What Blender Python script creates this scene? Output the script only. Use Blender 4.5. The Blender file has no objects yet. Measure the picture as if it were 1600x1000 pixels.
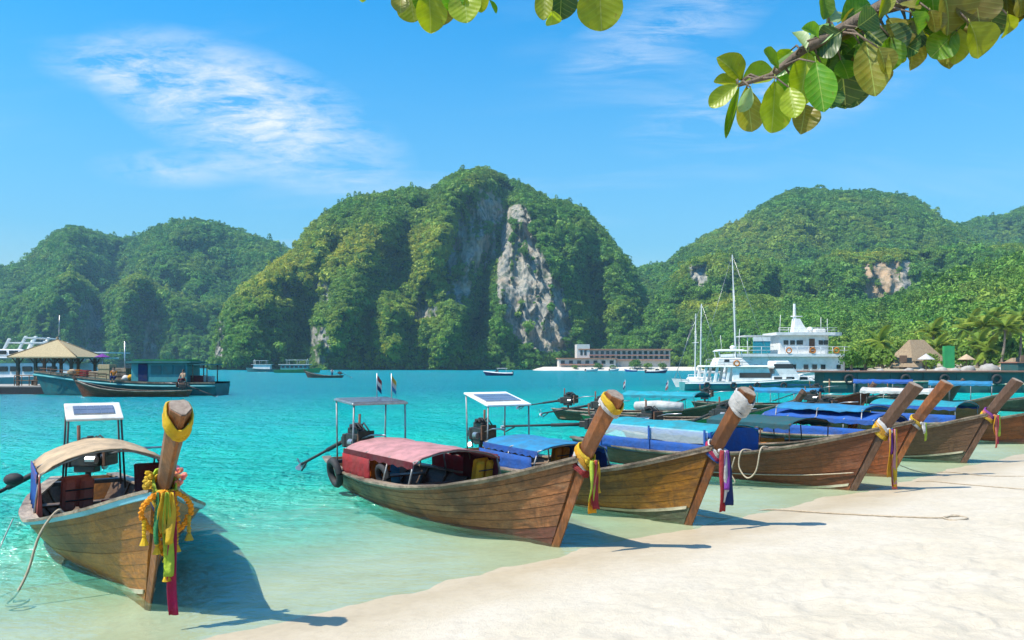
import bpy, bmesh, math, random
import numpy as np
from mathutils import Vector, Matrix, Euler
R = math.radians
scene = bpy.context.scene
COL = scene.collection
random.seed(7); rng = np.random.default_rng(7)

# ------------------------------------------------------------------ camera, sky, sun, exposure
FPX, CH, HOR = 1250.0, 2.6, 570.0           # focal length in photo pixels, eye height, horizon row
cam_d = bpy.data.cameras.new('camera'); cam = bpy.data.objects.new('camera', cam_d); COL.objects.link(cam)
cam.location = (0, 0, CH); cam.rotation_euler = (R(90), 0, 0)
cam_d.sensor_width = 36; cam_d.lens = 36 * FPX / 1600; cam_d.shift_y = (HOR - 500) / 1600
cam_d.clip_start = 0.05; cam_d.clip_end = 20000
scene.camera = cam
TOSUN = Vector((-1.0, -0.42, 1.62)).normalized()
world = bpy.data.worlds.new('World'); scene.world = world; world.use_nodes = True
sun_d = bpy.data.lights.new('sun', 'SUN'); sun_d.energy = 4.4; sun_d.angle = R(0.5); sun_d.color = (1, .94, .82)
sun = bpy.data.objects.new('sun', sun_d); COL.objects.link(sun)
sun.rotation_euler = TOSUN.to_track_quat('Z', 'Y').to_euler(); sun.location = (-40, -20, 90)
vs = scene.view_settings
scene.display_settings.display_device = 'sRGB'
vs.view_transform = 'Standard'; vs.look = 'None'; vs.exposure = 0.7; vs.gamma = 1.0; vs.use_curve_mapping = False
cy = scene.cycles
cy.use_denoising = True
cy.max_bounces = 8; cy.transparent_max_bounces = 16; cy.volume_bounces = 0; cy.caustics_reflective = False; cy.caustics_refractive = False

def nd(nt, typ, ins=None, **attrs):
    n = nt.nodes.new(typ)
    for k, v in attrs.items(): setattr(n, k, v)
    for k, v in (ins or {}).items():
        s = n.inputs[k]
        if isinstance(v, bpy.types.NodeSocket): nt.links.new(v, s)
        else: s.default_value = v
    return n
def math_(nt, op, a, b=0.0, clamp=False):
    return nd(nt, 'ShaderNodeMath', {0: a, 1: b}, operation=op, use_clamp=clamp).outputs[0]
def ramp(nt, fac, stops, interp='LINEAR'):
    n = nd(nt, 'ShaderNodeValToRGB', {0: fac}); cr = n.color_ramp; cr.interpolation = interp
    while len(cr.elements) < len(stops): cr.elements.new(0.5)
    for e, (p, c) in zip(cr.elements, stops):
        e.position = p; e.color = (c, c, c, 1) if isinstance(c, (int, float)) else (*c, 1)
    return n.outputs[0]
def mixc(nt, f, a, b, mode='MIX'):
    n = nd(nt, 'ShaderNodeMix', data_type='RGBA', blend_type=mode)
    for i, v in ((0, f), (6, a), (7, b)):
        if isinstance(v, bpy.types.NodeSocket): nt.links.new(v, n.inputs[i])
        elif i == 0: n.inputs[0].default_value = v
        else: n.inputs[i].default_value = (*v[:3], 1)
    return n.outputs[2]
def noise(nt, vec, scale=5, detail=4, rough=.55, dist=0.0):
    return nd(nt, 'ShaderNodeTexNoise', {'Vector': vec, 'Scale': scale, 'Detail': detail, 'Roughness': rough, 'Distortion': dist}).outputs['Fac']
def mapping(nt, vec, scale=(1, 1, 1), rot=(0, 0, 0), loc=(0, 0, 0)):
    return nd(nt, 'ShaderNodeMapping', {'Vector': vec, 'Scale': scale, 'Rotation': rot, 'Location': loc}).outputs[0]

def build_world():
    nt = world.node_tree; nt.nodes.clear()
    sky = nd(nt, 'ShaderNodeTexSky', sky_type='NISHITA', sun_disc=False)
    sky.sun_elevation = math.asin(TOSUN.z); sky.sun_rotation = math.atan2(TOSUN.x, TOSUN.y)
    sky.altitude = 0; sky.air_density = 1.0; sky.dust_density = 1.0; sky.ozone_density = 3.0
    col = nd(nt, 'ShaderNodeHueSaturation', {'Hue': SKY_HUE, 'Saturation': SKY_SAT, 'Value': 1.06, 'Color': sky.outputs[0]}).outputs[0]
    d = nd(nt, 'ShaderNodeTexCoord').outputs['Generated']
    sx = nd(nt, 'ShaderNodeSeparateXYZ', {0: d}); x, y, z = sx.outputs
    yy = math_(nt, 'MAXIMUM', y, 0.08)
    a = math_(nt, 'DIVIDE', x, yy); b = math_(nt, 'DIVIDE', z, yy)
    ab = nd(nt, 'ShaderNodeCombineXYZ', {0: a, 1: b, 2: 0.0}).outputs[0]
    # streak field (cirrus fibres running down to the right)
    def fib(rot, sx_, sy_, sc, det=8, rough=.62, dist=.6, loc=(0, 0, 0)):
        return noise(nt, mapping(nt, ab, (sx_, sy_, 1), (0, 0, rot), loc), sc, det, rough, dist)
    f1 = fib(R(24), 1.0, 2.8, 7.5, 10, .66, .5); f2 = fib(R(34), 1.0, 4.0, 17.0, 9, .72, .9, (3, 1, 0)); f3 = fib(R(15), .8, 2.0, 2.2, 3, .5, .3, (7, 2, 0))
    def rot_blob(cx, cz, rx, rz, ang):
        v = mapping(nt, ab, (1, 1, 1), (0, 0, 0), (-cx, -cz, 0))
        v = mapping(nt, v, (1, 1, 1), (0, 0, ang))
        v = mapping(nt, v, (1 / rx, 1 / rz, 1))
        l = nd(nt, 'ShaderNodeVectorMath', {0: v}, operation='LENGTH').outputs['Value']
        return math_(nt, 'SUBTRACT', 1.0, l, True)
    main = rot_blob(-.335, .318, .235, .085, R(21))
    tail = rot_blob(-.50, .372, .11, .04, R(8))
    low = rot_blob(-.42, .245, .12, .028, R(2))
    dens = math_(nt, 'ADD', math_(nt, 'MULTIPLY', main, 1.3), math_(nt, 'ADD', math_(nt, 'MULTIPLY', tail, .55), math_(nt, 'MULTIPLY', low, .55)))
    fs = math_(nt, 'ADD', math_(nt, 'MULTIPLY', f1, .62), math_(nt, 'MULTIPLY', f2, .38))
    m = math_(nt, 'MULTIPLY', dens, ramp(nt, fs, [(.41, 0.0), (.60, 1.0)]))
    wis = fib(R(-24), 1.0, 5.5, 7.0, 8, .66, .7, (5, 3, 0)); rb = math_(nt, 'ADD', rot_blob(.19, .415, .17, .06, R(-24)), rot_blob(.33, .33, .22, .06, R(-14)))
    m = math_(nt, 'ADD', m, math_(nt, 'MULTIPLY', math_(nt, 'MULTIPLY', rb, .55), ramp(nt, wis, [(.42, 0.0), (.66, 1.0)])))
    # thin veils over the rest of the sky
    pl = nd(nt, 'ShaderNodeVectorMath', {0: d, 1: nd(nt, 'ShaderNodeCombineXYZ', {0: math_(nt, 'ADD', z, .25), 1: math_(nt, 'ADD', z, .25), 2: 1.0}).outputs[0]}, operation='DIVIDE').outputs[0]
    v1 = noise(nt, mapping(nt, pl, (.7, 2.2, 0), (0, 0, R(-30)), (2.3, 0, 0)), 1.6, 7, .6, .7)
    v2 = noise(nt, mapping(nt, pl, (1, 1, 0), (0, 0, 0), (9, 4, 0)), 1.1, 2, .5)
    veil = math_(nt, 'MULTIPLY', ramp(nt, v1, [(.5, 0.0), (.8, .32)]), ramp(nt, v2, [(.42, 0.0), (.62, 1.0)]))
    pale = math_(nt, 'POWER', math_(nt, 'SUBTRACT', 1.0, math_(nt, 'MULTIPLY', math_(nt, 'MAXIMUM', z, 0.0), 2.05), True), 1.55)   # hazier, paler air low over the sea, all round
    col = mixc(nt, math_(nt, 'MULTIPLY', pale, .98), col, (1.75, 2.5, 2.6))
    tot = math_(nt, 'MINIMUM', math_(nt, 'ADD', math_(nt, 'MULTIPLY', m, .95), veil), .92)
    col = mixc(nt, tot, col, CLOUD_COL)
    bg = nd(nt, 'ShaderNodeBackground', {'Color': col, 'Strength': SKY_STR})
    nd(nt, 'ShaderNodeOutputWorld', {'Surface': bg.outputs[0]})
SKY_STR = 0.15; SKY_HUE = 0.491; SKY_SAT = 1.95; CLOUD_COL = (4.35, 4.45, 4.6)
build_world()

# ------------------------------------------------------------------ helpers
def link(o, parent=None):
    COL.objects.link(o)
    if parent is not None: o.parent = parent
    return o
def tag(o, label=None, cat=None, group=None, kind=None):
    if label: o['label'] = label
    if cat: o['category'] = cat
    if group: o['group'] = group
    if kind: o['kind'] = kind
    return o
def empty(name, loc=(0, 0, 0), rz=0.0, label=None, cat=None, group=None):
    o = bpy.data.objects.new(name, None); o.empty_display_size = .2; link(o)
    o.location = loc; o.rotation_euler = (0, 0, rz)
    return tag(o, label, cat, group)
def copy_tree(o, parent=None):
    c = o.copy(); COL.objects.link(c); c.parent = parent
    for ch in o.children: copy_tree(ch, c)
    return c
def P(px, py, Y):
    return Vector(((px - 800) / FPX * Y, Y, CH - (py - HOR) / FPX * Y))
def W(px, py, z=0.0):
    Y = (CH - z) * FPX / (py - HOR); return P(px, py, Y)

class MB:
    def __init__(s): s.v = []; s.f = []
    def add(s, vs, fs):
        b = len(s.v); s.v += [tuple(v) for v in vs]; s.f += [tuple(i + b for i in f) for f in fs]; return s
    def box(s, c, size, rot=None, taper=1.0):
        x, y, z = (q / 2 for q in size); c = Vector(c)
        pts = [Vector((sx * x * (taper if sz > 0 else 1), sy * y * (taper if sz > 0 else 1), sz * z)) for sz in (-1, 1) for sy in (-1, 1) for sx in (-1, 1)]
        if rot is not None:
            m = rot if isinstance(rot, Matrix) else Euler(rot).to_matrix()
            pts = [m @ p for p in pts]
        return s.add([p + c for p in pts], [(0, 2, 3, 1), (4, 5, 7, 6), (0, 1, 5, 4), (2, 6, 7, 3), (0, 4, 6, 2), (1, 3, 7, 5)])
    def tube(s, pts, r, n=6, caps=True):
        pts = [Vector(p) for p in pts]; k = len(pts)
        rs = r if isinstance(r, (list, tuple)) else [r] * k
        up = None; vs = []
        for i in range(k):
            t = (pts[min(i + 1, k - 1)] - pts[max(i - 1, 0)])
            if t.length < 1e-9: t = Vector((0, 0, 1))
            t.normalize()
            if up is None: up = Vector((0, 0, 1)) if abs(t.z) < .9 else Vector((1, 0, 0))
            a = (up - t * up.dot(t))
            if a.length < 1e-6: a = t.orthogonal()
            a.normalize(); b = t.cross(a); up = a
            for j in range(n):
                q = 2 * math.pi * j / n
                vs.append(pts[i] + (a * math.cos(q) + b * math.sin(q)) * rs[i])
        fs = [(i * n + j, i * n + (j + 1) % n, (i + 1) * n + (j + 1) % n, (i + 1) * n + j) for i in range(k - 1) for j in range(n)]
        if caps: fs += [tuple(range(n - 1, -1, -1)), tuple((k - 1) * n + j for j in range(n))]
        return s.add(vs, fs)
    def grid(s, g, closed=False):
        nu = len(g); nv = len(g[0]); vs = [p for row in g for p in row]; fs = []
        for i in range(nu if closed else nu - 1):
            i2 = (i + 1) % nu
            for j in range(nv - 1): fs.append((i * nv + j, i2 * nv + j, i2 * nv + j + 1, i * nv + j + 1))
        return s.add(vs, fs)
    def loft(s, secs, caps=True):
        n = len(secs[0]); k = len(secs); vs = [p for q in secs for p in q]
        fs = [(i * n + j, i * n + (j + 1) % n, (i + 1) * n + (j + 1) % n, (i + 1) * n + j) for i in range(k - 1) for j in range(n)]
        if caps: fs += [tuple(range(n - 1, -1, -1)), tuple((k - 1) * n + j for j in range(n))]
        return s.add(vs, fs)
    def ball(s, c, r, nu=8, nv=6, lump=0.0):
        rx, ry, rz = r if isinstance(r, (tuple, list)) else (r, r, r); c = Vector(c); secs = []
        for j in range(1, nv):
            th = math.pi * j / nv
            secs.append([c + Vector((rx * math.sin(th) * math.cos(2 * math.pi * i / nu), ry * math.sin(th) * math.sin(2 * math.pi * i / nu), -rz * math.cos(th))) * (1) + Vector((random.uniform(-lump, lump), random.uniform(-lump, lump), random.uniform(-lump, lump))) for i in range(nu)])
        b = len(s.v); s.loft(secs, caps=False)
        s.v += [tuple(c - Vector((0, 0, rz))), tuple(c + Vector((0, 0, rz)))]; k = nv - 1
        for i in range(nu):
            s.f.append((b + (i + 1) % nu, b + i, b + k * nu)); s.f.append((b + (k - 1) * nu + i, b + (k - 1) * nu + (i + 1) % nu, b + k * nu + 1))
        return s
    def prism(s, poly, z0, z1):       # polygon in xy
        n = len(poly); return s.loft([[(x, y, z0) for x, y in poly], [(x, y, z1) for x, y in poly]])
    def mesh(s, name, mat=None, smooth=False):
        me = bpy.data.meshes.new(name); me.from_pydata([tuple(v) for v in s.v], [], s.f); me.validate(); me.update()
        if mat: me.materials.append(mat)
        if smooth: me.polygons.foreach_set('use_smooth', [True] * len(me.polygons))
        return me
    def build(s, name, mat, parent=None, smooth=False, bevel=0.0, loc=None, solid=0.0, subd=0):
        o = bpy.data.objects.new(name, s.mesh(name, mat, smooth)); link(o, parent)
        if loc is not None: o.location = loc
        if solid: m = o.modifiers.new('solid', 'SOLIDIFY'); m.thickness = solid; m.offset = 0
        if subd: m = o.modifiers.new('sub', 'SUBSURF'); m.levels = m.render_levels = subd
        if bevel: m = o.modifiers.new('bevel', 'BEVEL'); m.width = bevel; m.segments = 1; m.limit_method = 'ANGLE'
        return o
def box(name, c, size, mat, parent=None, rot=None, bevel=0.0, taper=1.0): return MB().box(c, size, rot, taper).build(name, mat, parent, bevel=bevel)
def tube(name, pts, r, mat, parent=None, n=6): return MB().tube(pts, r, n).build(name, mat, parent, smooth=True)

# ---- numpy gradient noise
_pg = np.random.default_rng(11); _perm = _pg.permutation(512).astype(np.int64); _perm = np.concatenate([_perm, _perm]); _ga = _pg.uniform(0, 2 * np.pi, 512)
def pn(x, y):
    x = np.asarray(x, float); y = np.asarray(y, float)
    xi = np.floor(x).astype(np.int64); yi = np.floor(y).astype(np.int64); xf = x - xi; yf = y - yi
    def g(ix, iy, dx, dy):
        h = _ga[_perm[(_perm[ix & 511] + iy) & 511]]; return np.cos(h) * dx + np.sin(h) * dy
    u = xf ** 3 * (xf * (xf * 6 - 15) + 10); v = yf ** 3 * (yf * (yf * 6 - 15) + 10)
    a = g(xi, yi, xf, yf); b = g(xi + 1, yi, xf - 1, yf); c = g(xi, yi + 1, xf, yf - 1); d = g(xi + 1, yi + 1, xf - 1, yf - 1)
    return (a + u * (b - a) + v * ((c + u * (d - c)) - (a + u * (b - a)))) * 1.5
def fbm(x, y, o=4, g=.5):
    s = 0; a = 1; f = 1
    for i in range(o): s = s + a * pn(x * f + 17.3 * i, y * f - 9.1 * i); a *= g; f *= 2.03
    return s
def ridged(x, y, o=3):
    s = 0; a = 1; f = 1
    for i in range(o): s = s + a * (1 - 2 * np.abs(pn(x * f + 7.7 * i, y * f + 3.1 * i))); a *= .5; f *= 2.1
    return s
def np_mesh(name, V, F, mat, smooth=True):
    me = bpy.data.meshes.new(name); nv = len(V); nf = len(F); F = np.asarray(F, np.int32); k = F.shape[1]
    me.vertices.add(nv); me.vertices.foreach_set('co', np.asarray(V, np.float32).ravel())
    me.loops.add(nf * k); me.loops.foreach_set('vertex_index', F.ravel())
    me.polygons.add(nf); me.polygons.foreach_set('loop_start', np.arange(nf, dtype=np.int32) * k)
    me.polygons.foreach_set('use_smooth', np.full(nf, smooth))
    if mat: me.materials.append(mat)
    me.update(calc_edges=True); return me
def grid_faces(nu, nv):
    i, j = np.meshgrid(np.arange(nu - 1), np.arange(nv - 1), indexing='ij'); a = (i * nv + j).ravel()
    return np.stack([a, a + nv, a + nv + 1, a + 1], 1)

# ------------------------------------------------------------------ materials
def new_mat(name):
    m = bpy.data.materials.new(name); m.use_nodes = True; nt = m.node_tree; nt.nodes.clear(); return m, nt
def out(nt, surf, disp=None, vol=None):
    o = nd(nt, 'ShaderNodeOutputMaterial')
    if surf is not None: nt.links.new(surf, o.inputs[0])
    if vol is not None: nt.links.new(vol, o.inputs[1])
def bumpn(nt, h, strength=.4, dist=.02):
    return nd(nt, 'ShaderNodeBump', {'Height': h, 'Strength': strength, 'Distance': dist}).outputs[0]
def basic(name, c1, c2=None, scale=6, rough=.65, bump=.15, stretch=(1, 1, 1), metal=0.0, rnd=.15, spec=.4, lo=.35, hi=.68, bdist=.01, transl=0.0, dirt=0.0):
    m, nt = new_mat(name); tc = nd(nt, 'ShaderNodeTexCoord').outputs['Object']; v = mapping(nt, tc, stretch)
    n1 = noise(nt, v, scale, 6, .6); c2 = c2 or tuple(q * .72 for q in c1)
    col = mixc(nt, ramp(nt, n1, [(lo, 0.0), (hi, 1.0)]), c1, c2)
    if dirt: col = mixc(nt, ramp(nt, noise(nt, mapping(nt, tc, (1, 1, 1), (0, 0, 0), (5, 3, 1)), 2.3, 5, .65), [(.5, 0.0), (.72, dirt)]), col, (.10, .075, .05))
    oi = nd(nt, 'ShaderNodeObjectInfo').outputs['Random']
    hs = nd(nt, 'ShaderNodeHueSaturation', {'Value': math_(nt, 'ADD', math_(nt, 'MULTIPLY', oi, rnd), 1 - rnd / 2), 'Color': col}).outputs[0]
    p = nd(nt, 'ShaderNodeBsdfPrincipled', {'Base Color': hs, 'Roughness': rough, 'Metallic': metal, 'Specular IOR Level': spec})
    if bump: nt.links.new(bumpn(nt, noise(nt, v, scale * 3, 5, .6), bump, bdist), p.inputs['Normal'])
    s = p.outputs[0]
    if transl:
        t = nd(nt, 'ShaderNodeBsdfTranslucent', {'Color': hs}).outputs[0]; s = nd(nt, 'ShaderNodeMixShader', {0: transl, 1: s, 2: t}).outputs[0]
    out(nt, s); return m
# ------------------------------------------------------------------ sand, sea bed and water
SH_A, SH_B, SH_C = 10.2, 0.88, 0.751
def shore_d(x, y):                       # metres inland of the water's edge
    w = .08 * np.sin(x * .55 + 1.0) + .05 * np.sin(x * 1.3 + .4)
    return (SH_A + SH_B * x - y + w) * SH_C
def ground_z(x, y):
    d = shore_d(x, y)
    up = .085 * np.minimum(d, 14) + .012 * np.maximum(d - 14, 0)
    dn = -(.062 * np.minimum(-d, 20) + .075 * np.clip(-d - 20, 0, 40))
    return np.where(d > 0, np.minimum(up, 2.4), dn)
def sand_mat():
    m, nt = new_mat('beach_sand'); geo = nd(nt, 'ShaderNodeNewGeometry').outputs['Position']
    s = nd(nt, 'ShaderNodeSeparateXYZ', {0: geo}); x, y, z = s.outputs
    n1 = noise(nt, geo, 1.1, 6, .6); n2 = noise(nt, geo, 9, 5, .65); n3 = noise(nt, geo, 60, 3, .6)
    col = mixc(nt, ramp(nt, n1, [(.35, 0.0), (.65, 1.0)]), (.535, .47, .37), (.49, .425, .32))
    col = mixc(nt, ramp(nt, n2, [(.45, 0.0), (.75, .55)]), col, (.40, .34, .265))
    col = mixc(nt, ramp(nt, n3, [(.5, 0.0), (.8, .4)]), col, (.58, .52, .43))
    wn = math_(nt, 'ADD', math_(nt, 'MULTIPLY', z, .8), math_(nt, 'MULTIPLY', math_(nt, 'SUBTRACT', noise(nt, geo, .8, 5, .65), .5), .12))
    wet = ramp(nt, math_(nt, 'ADD', wn, .3), [(.15, 0.0), (.29, .8), (.33, 1.0), (.36, .7), (.42, 0.0)])
    dark = mixc(nt, 1.0, col, (.86, .80, .69), 'MULTIPLY')
    col = mixc(nt, wet, col, dark)
    rough = math_(nt, 'SUBTRACT', .95, math_(nt, 'MULTIPLY', wet, .45))
    h = math_(nt, 'ADD', noise(nt, geo, 14, 5, .65), math_(nt, 'MULTIPLY', n3, .35))
    bs = math_(nt, 'SUBTRACT', .55, math_(nt, 'MULTIPLY', wet, .45))
    b = nd(nt, 'ShaderNodeBump', {'Height': h, 'Strength': bs, 'Distance': .03}).outputs[0]
    p = nd(nt, 'ShaderNodeBsdfPrincipled', {'Base Color': col, 'Roughness': rough, 'Specular IOR Level': .25, 'Normal': b})
    out(nt, p.outputs[0]); return m
def persp_grid(ys, tans):
    Y, T = np.meshgrid(ys, tans, indexing='ij'); return Y * T, Y
def make_ground():
    ys = np.concatenate([np.linspace(-30, 1.4, 16)[:-1], np.geomspace(1.4, 34, 420), np.geomspace(36, 900, 40)])
    ta = np.concatenate([np.linspace(-3, -.9, 24)[:-1], np.linspace(-.9, 1.0, 560), np.linspace(1.0, 4, 30)[1:]])
    X = np.outer(np.maximum(np.abs(ys), 1.4), ta); Y = np.repeat(ys[:, None], len(ta), 1)
    d = shore_d(X, Y); Z = ground_z(X, Y)
    dry = np.clip((d - 1.2) / 2.5, 0, 1); near = np.clip((34 - Y) / 6, 0, 1) * np.clip(Y - 1, 0, 1)
    foot = 1.5 * np.maximum(0, ridged(X * 1.55 + .3 * pn(X * 2, Y * 2), Y * 1.55, 2) - .35)       # trampled hollows
    pits = .85 * -np.maximum(0, pn(X * 2.6 + 5 + .4 * pn(X, Y), Y * 3.6) - .2) * (.07 + .05 * pn(X * .4, Y * .4))
    Z = Z + dry * near * (.030 * fbm(X * .5, Y * .5, 3) + pits + .018 * foot + .012 * fbm(X * 4.2, Y * 4.2, 3)) + .012 * fbm(X * .3, Y * .3, 2) * np.clip(d / 2, 0, 1)
    Z = Z + np.exp(-(d / 1.3) ** 2) * (.010 * fbm(X * .75, Y * .75, 4, .6))
    Z = Z + np.where(d < -1, .03 * pn(X * .6, Y * .9), 0)
    V = np.stack([X, Y, Z], -1).reshape(-1, 3)
    o = bpy.data.objects.new('sand_beach', np_mesh('sand_beach', V, grid_faces(len(ys), len(ta)), sand_mat())); link(o)
    tag(o, kind='structure', label='pale trampled sand beach sloping down into the sea', cat='beach')
make_ground()
def water_mat():
    m, nt = new_mat('sea_water'); geo = nd(nt, 'ShaderNodeNewGeometry').outputs['Position']
    s = nd(nt, 'ShaderNodeSeparateXYZ', {0: geo}); x, y, z = s.outputs
    d = math_(nt, 'MULTIPLY', math_(nt, 'SUBTRACT', y, math_(nt, 'ADD', SH_A, math_(nt, 'MULTIPLY', x, SH_B))), SH_C)
    n0 = noise(nt, geo, .22, 3, .5); n1 = noise(nt, mapping(nt, geo, (.5, 1.3, 1)), .7, 4, .6)
    dd = math_(nt, 'ADD', d, math_(nt, 'ADD', math_(nt, 'MULTIPLY', math_(nt, 'SUBTRACT', n0, .5), 7.0), math_(nt, 'MULTIPLY', math_(nt, 'SUBTRACT', n1, .5), 2.4)))
    dd = math_(nt, 'MINIMUM', dd, math_(nt, 'MULTIPLY', d, 1.9))
    u = math_(nt, 'DIVIDE', dd, 60.0, True)
    col = ramp(nt, u, [(0, (.42, .62, .34)), (.03, (.24, .62, .37)), (.08, (.085, .66, .46)), (.15, (.020, .66, .52)), (.32, (.003, .58, .50)), (.7, (.001, .37, .38)), (1, (.001, .27, .33))])
    n2 = noise(nt, mapping(nt, geo, (.6, 1.6, 1)), .12, 4, .6)
    col = mixc(nt, ramp(nt, n2, [(.42, 0.0), (.62, .4)]), col, (.003, .31, .38))
    al = ramp(nt, u, [(0, 0.0), (.02, .07), (.05, .28), (.09, .56), (.17, .88), (.35, 1.0)])
    w1 = noise(nt, mapping(nt, geo, (1.0, 1.9, 1), (0, 0, R(20))), 1.5, 3, .55, .4)
    w2 = noise(nt, mapping(nt, geo, (1, 1.6, 1), (0, 0, R(-15))), 5.2, 4, .6, .3)
    w3 = noise(nt, mapping(nt, geo, (1, 2.2, 1)), .35, 3, .6, .3)
    h = math_(nt, 'ADD', math_(nt, 'MULTIPLY', w1, .55), math_(nt, 'ADD', math_(nt, 'MULTIPLY', w2, .34), math_(nt, 'MULTIPLY', w3, 1.1)))
    calm = ramp(nt, math_(nt, 'DIVIDE', d, 10.0, True), [(0, .10), (.25, .45), (1, 1.0)])
    b = nd(nt, 'ShaderNodeBump', {'Height': h, 'Strength': calm, 'Distance': 1.1}).outputs[0]
    dif = nd(nt, 'ShaderNodeBsdfDiffuse', {'Color': col, 'Normal': b}).outputs[0]
    tr = nd(nt, 'ShaderNodeBsdfTransparent', {'Color': (.86, 1.0, .93, 1)}).outputs[0]
    body = nd(nt, 'ShaderNodeMixShader', {0: al, 1: tr, 2: dif}).outputs[0]
    gl = nd(nt, 'ShaderNodeBsdfGlossy', {'Color': (1, 1, 1, 1), 'Roughness': .09, 'Normal': b}).outputs[0]
    fr = nd(nt, 'ShaderNodeFresnel', {'IOR': 1.33, 'Normal': b}).outputs[0]
    fr = math_(nt, 'MINIMUM', math_(nt, 'MULTIPLY', fr, .6), .2)
    out(nt, nd(nt, 'ShaderNodeMixShader', {0: fr, 1: body, 2: gl}).outputs[0]); return m
def make_water():
    ys = np.concatenate([np.linspace(-25, 2, 8)[:-1], np.geomspace(2, 160, 330), np.geomspace(170, 3500, 24)])
    ta = np.concatenate([np.linspace(-4, -.85, 14)[:-1], np.linspace(-.85, .85, 300), np.linspace(.85, 4, 14)[1:]])
    X = np.outer(np.maximum(np.abs(ys), 2), ta); Y = np.repeat(ys[:, None], len(ta), 1)
    amp = np.clip(-shore_d(X, Y) / 9, 0.05, 1) * np.clip(Y / 200, .0, 1) ** 0 * np.clip((170 - Y) / 60, 0, 1)
    Z = amp * (.022 * fbm(X * .55, Y * 1.0, 3, .6) + .010 * ridged(X * 1.3 + .3 * Y, Y * 2.1, 2))
    V = np.stack([X, Y, Z], -1).reshape(-1, 3)
    o = bpy.data.objects.new('water', np_mesh('water', V, grid_faces(len(ys), len(ta)), water_mat())); link(o)
    tag(o, kind='structure', label='clear turquoise bay water with small ripples', cat='sea')
make_water()

# ------------------------------------------------------------------ hills of limestone with forest
def rock_mat(name, tint=(1, 1, 1)):
    m, nt = new_mat(name); geo = nd(nt, 'ShaderNodeNewGeometry').outputs['Position']
    at = nd(nt, 'ShaderNodeAttribute', attribute_name='rock').outputs['Fac']
    v = mapping(nt, geo, (.26, .26, .010)); n1 = noise(nt, v, 1.6, 8, .68, .6); n2 = noise(nt, mapping(nt, geo, (.3, .3, .03), (0, 0, 0), (4, 7, 1)), 1.4, 7, .7)
    n3 = noise(nt, geo, .022, 4, .6); n4 = noise(nt, geo, .22, 5, .65)
    c = mixc(nt, ramp(nt, n1, [(.36, 0.0), (.62, 1.0)]), (.095, .12, .12), (.40, .365, .30))
    c = mixc(nt, ramp(nt, n2, [(.55, 0.0), (.74, .8)]), c, (.50, .44, .35))
    c = mixc(nt, ramp(nt, n3, [(.5, 0.0), (.62, .7)]), c, (.45, .29, .15))
    c = mixc(nt, ramp(nt, n4, [(.52, 0.0), (.66, .8)]), c, (.05, .085, .045))
    veg = mixc(nt, n4, (.025, .07, .014), (.06, .12, .02))
    c = mixc(nt, ramp(nt, at, [(.3, 0.0), (.6, 1.0)]), veg, c)
    b = bumpn(nt, math_(nt, 'ADD', n1, math_(nt, 'MULTIPLY', noise(nt, mapping(nt, geo, (.5, .5, .14)), 1, 6, .65), .6)), 1.0, .9)
    p = nd(nt, 'ShaderNodeBsdfPrincipled', {'Base Color': c, 'Roughness': .95, 'Specular IOR Level': .1, 'Normal': b}); out(nt, p.outputs[0]); return m
ROCK = rock_mat('limestone')
def leaf_mat(name, a, b, dry, use_attr=True, transl=.28):
    m, nt = new_mat(name)
    oi = nd(nt, 'ShaderNodeObjectInfo').outputs['Random']
    t = nd(nt, 'ShaderNodeAttribute', attribute_name='tint', attribute_type='INSTANCER').outputs['Fac'] if use_attr else 0.0
    geo = nd(nt, 'ShaderNodeNewGeometry').outputs['Position']
    c = mixc(nt, oi, a, b)
    c = mixc(nt, t, c, dry) if use_attr else c  # yellow tint: foliage colour plus sunlight painted onto the slopes
    c = nd(nt, 'ShaderNodeHueSaturation', {'Value': math_(nt, 'ADD', .65, math_(nt, 'MULTIPLY', noise(nt, geo, 1.2, 2, .6), .7)), 'Color': c}).outputs[0]
    p = nd(nt, 'ShaderNodeBsdfPrincipled', {'Base Color': c, 'Roughness': .6, 'Specular IOR Level': .25}).outputs[0]
    tl = nd(nt, 'ShaderNodeBsdfTranslucent', {'Color': c}).outputs[0]
    out(nt, nd(nt, 'ShaderNodeMixShader', {0: transl, 1: p, 2: tl}).outputs[0]); return m
FOREST_LEAF = leaf_mat('forest_leaves', (.026, .155, .030), (.140, .360, .048), (.62, .55, .042))
def crown_arrays(seed, lumps=11, per=34, size=.13, flat=.8):
    r = np.random.default_rng(seed); V = []; F = []
    cs = r.normal(size=(lumps, 3)); cs /= np.linalg.norm(cs, axis=1)[:, None]; cs *= (r.uniform(.25, .68, lumps) ** .8)[:, None]; cs[:, 2] = np.abs(cs[:, 2]) * flat + .1; cs[0] = (0, 0, .45)
    rad = r.uniform(.3, .46, lumps)
    for c, q in zip(cs, rad):
        n = r.normal(size=(per, 3)); n[:, 2] = n[:, 2] * .8 + .25; n /= np.linalg.norm(n, axis=1)[:, None]
        p = c + n * q * r.uniform(.78, 1.12, per)[:, None]
        nn = n + r.normal(size=(per, 3)) * .45; nn /= np.linalg.norm(nn, axis=1)[:, None]
        t = np.cross(nn, r.normal(size=(per, 3))); t /= np.linalg.norm(t, axis=1)[:, None]; b = np.cross(nn, t)
        s = r.uniform(.7, 1.3, per)[:, None] * size
        b0 = len(V) * 4
        quad = np.stack([p - t * s, p - b * s * .8, p + t * s, p + b * s * .8], 1)
        for k in range(per): V.append(quad[k])
    # dark filled core so that the crown is not see-through everywhere
    V = np.concatenate(V, 0); F = np.arange(len(V)).reshape(-1, 4); return V, F
forest_col = bpy.data.collections.new('forest_crowns')
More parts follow.
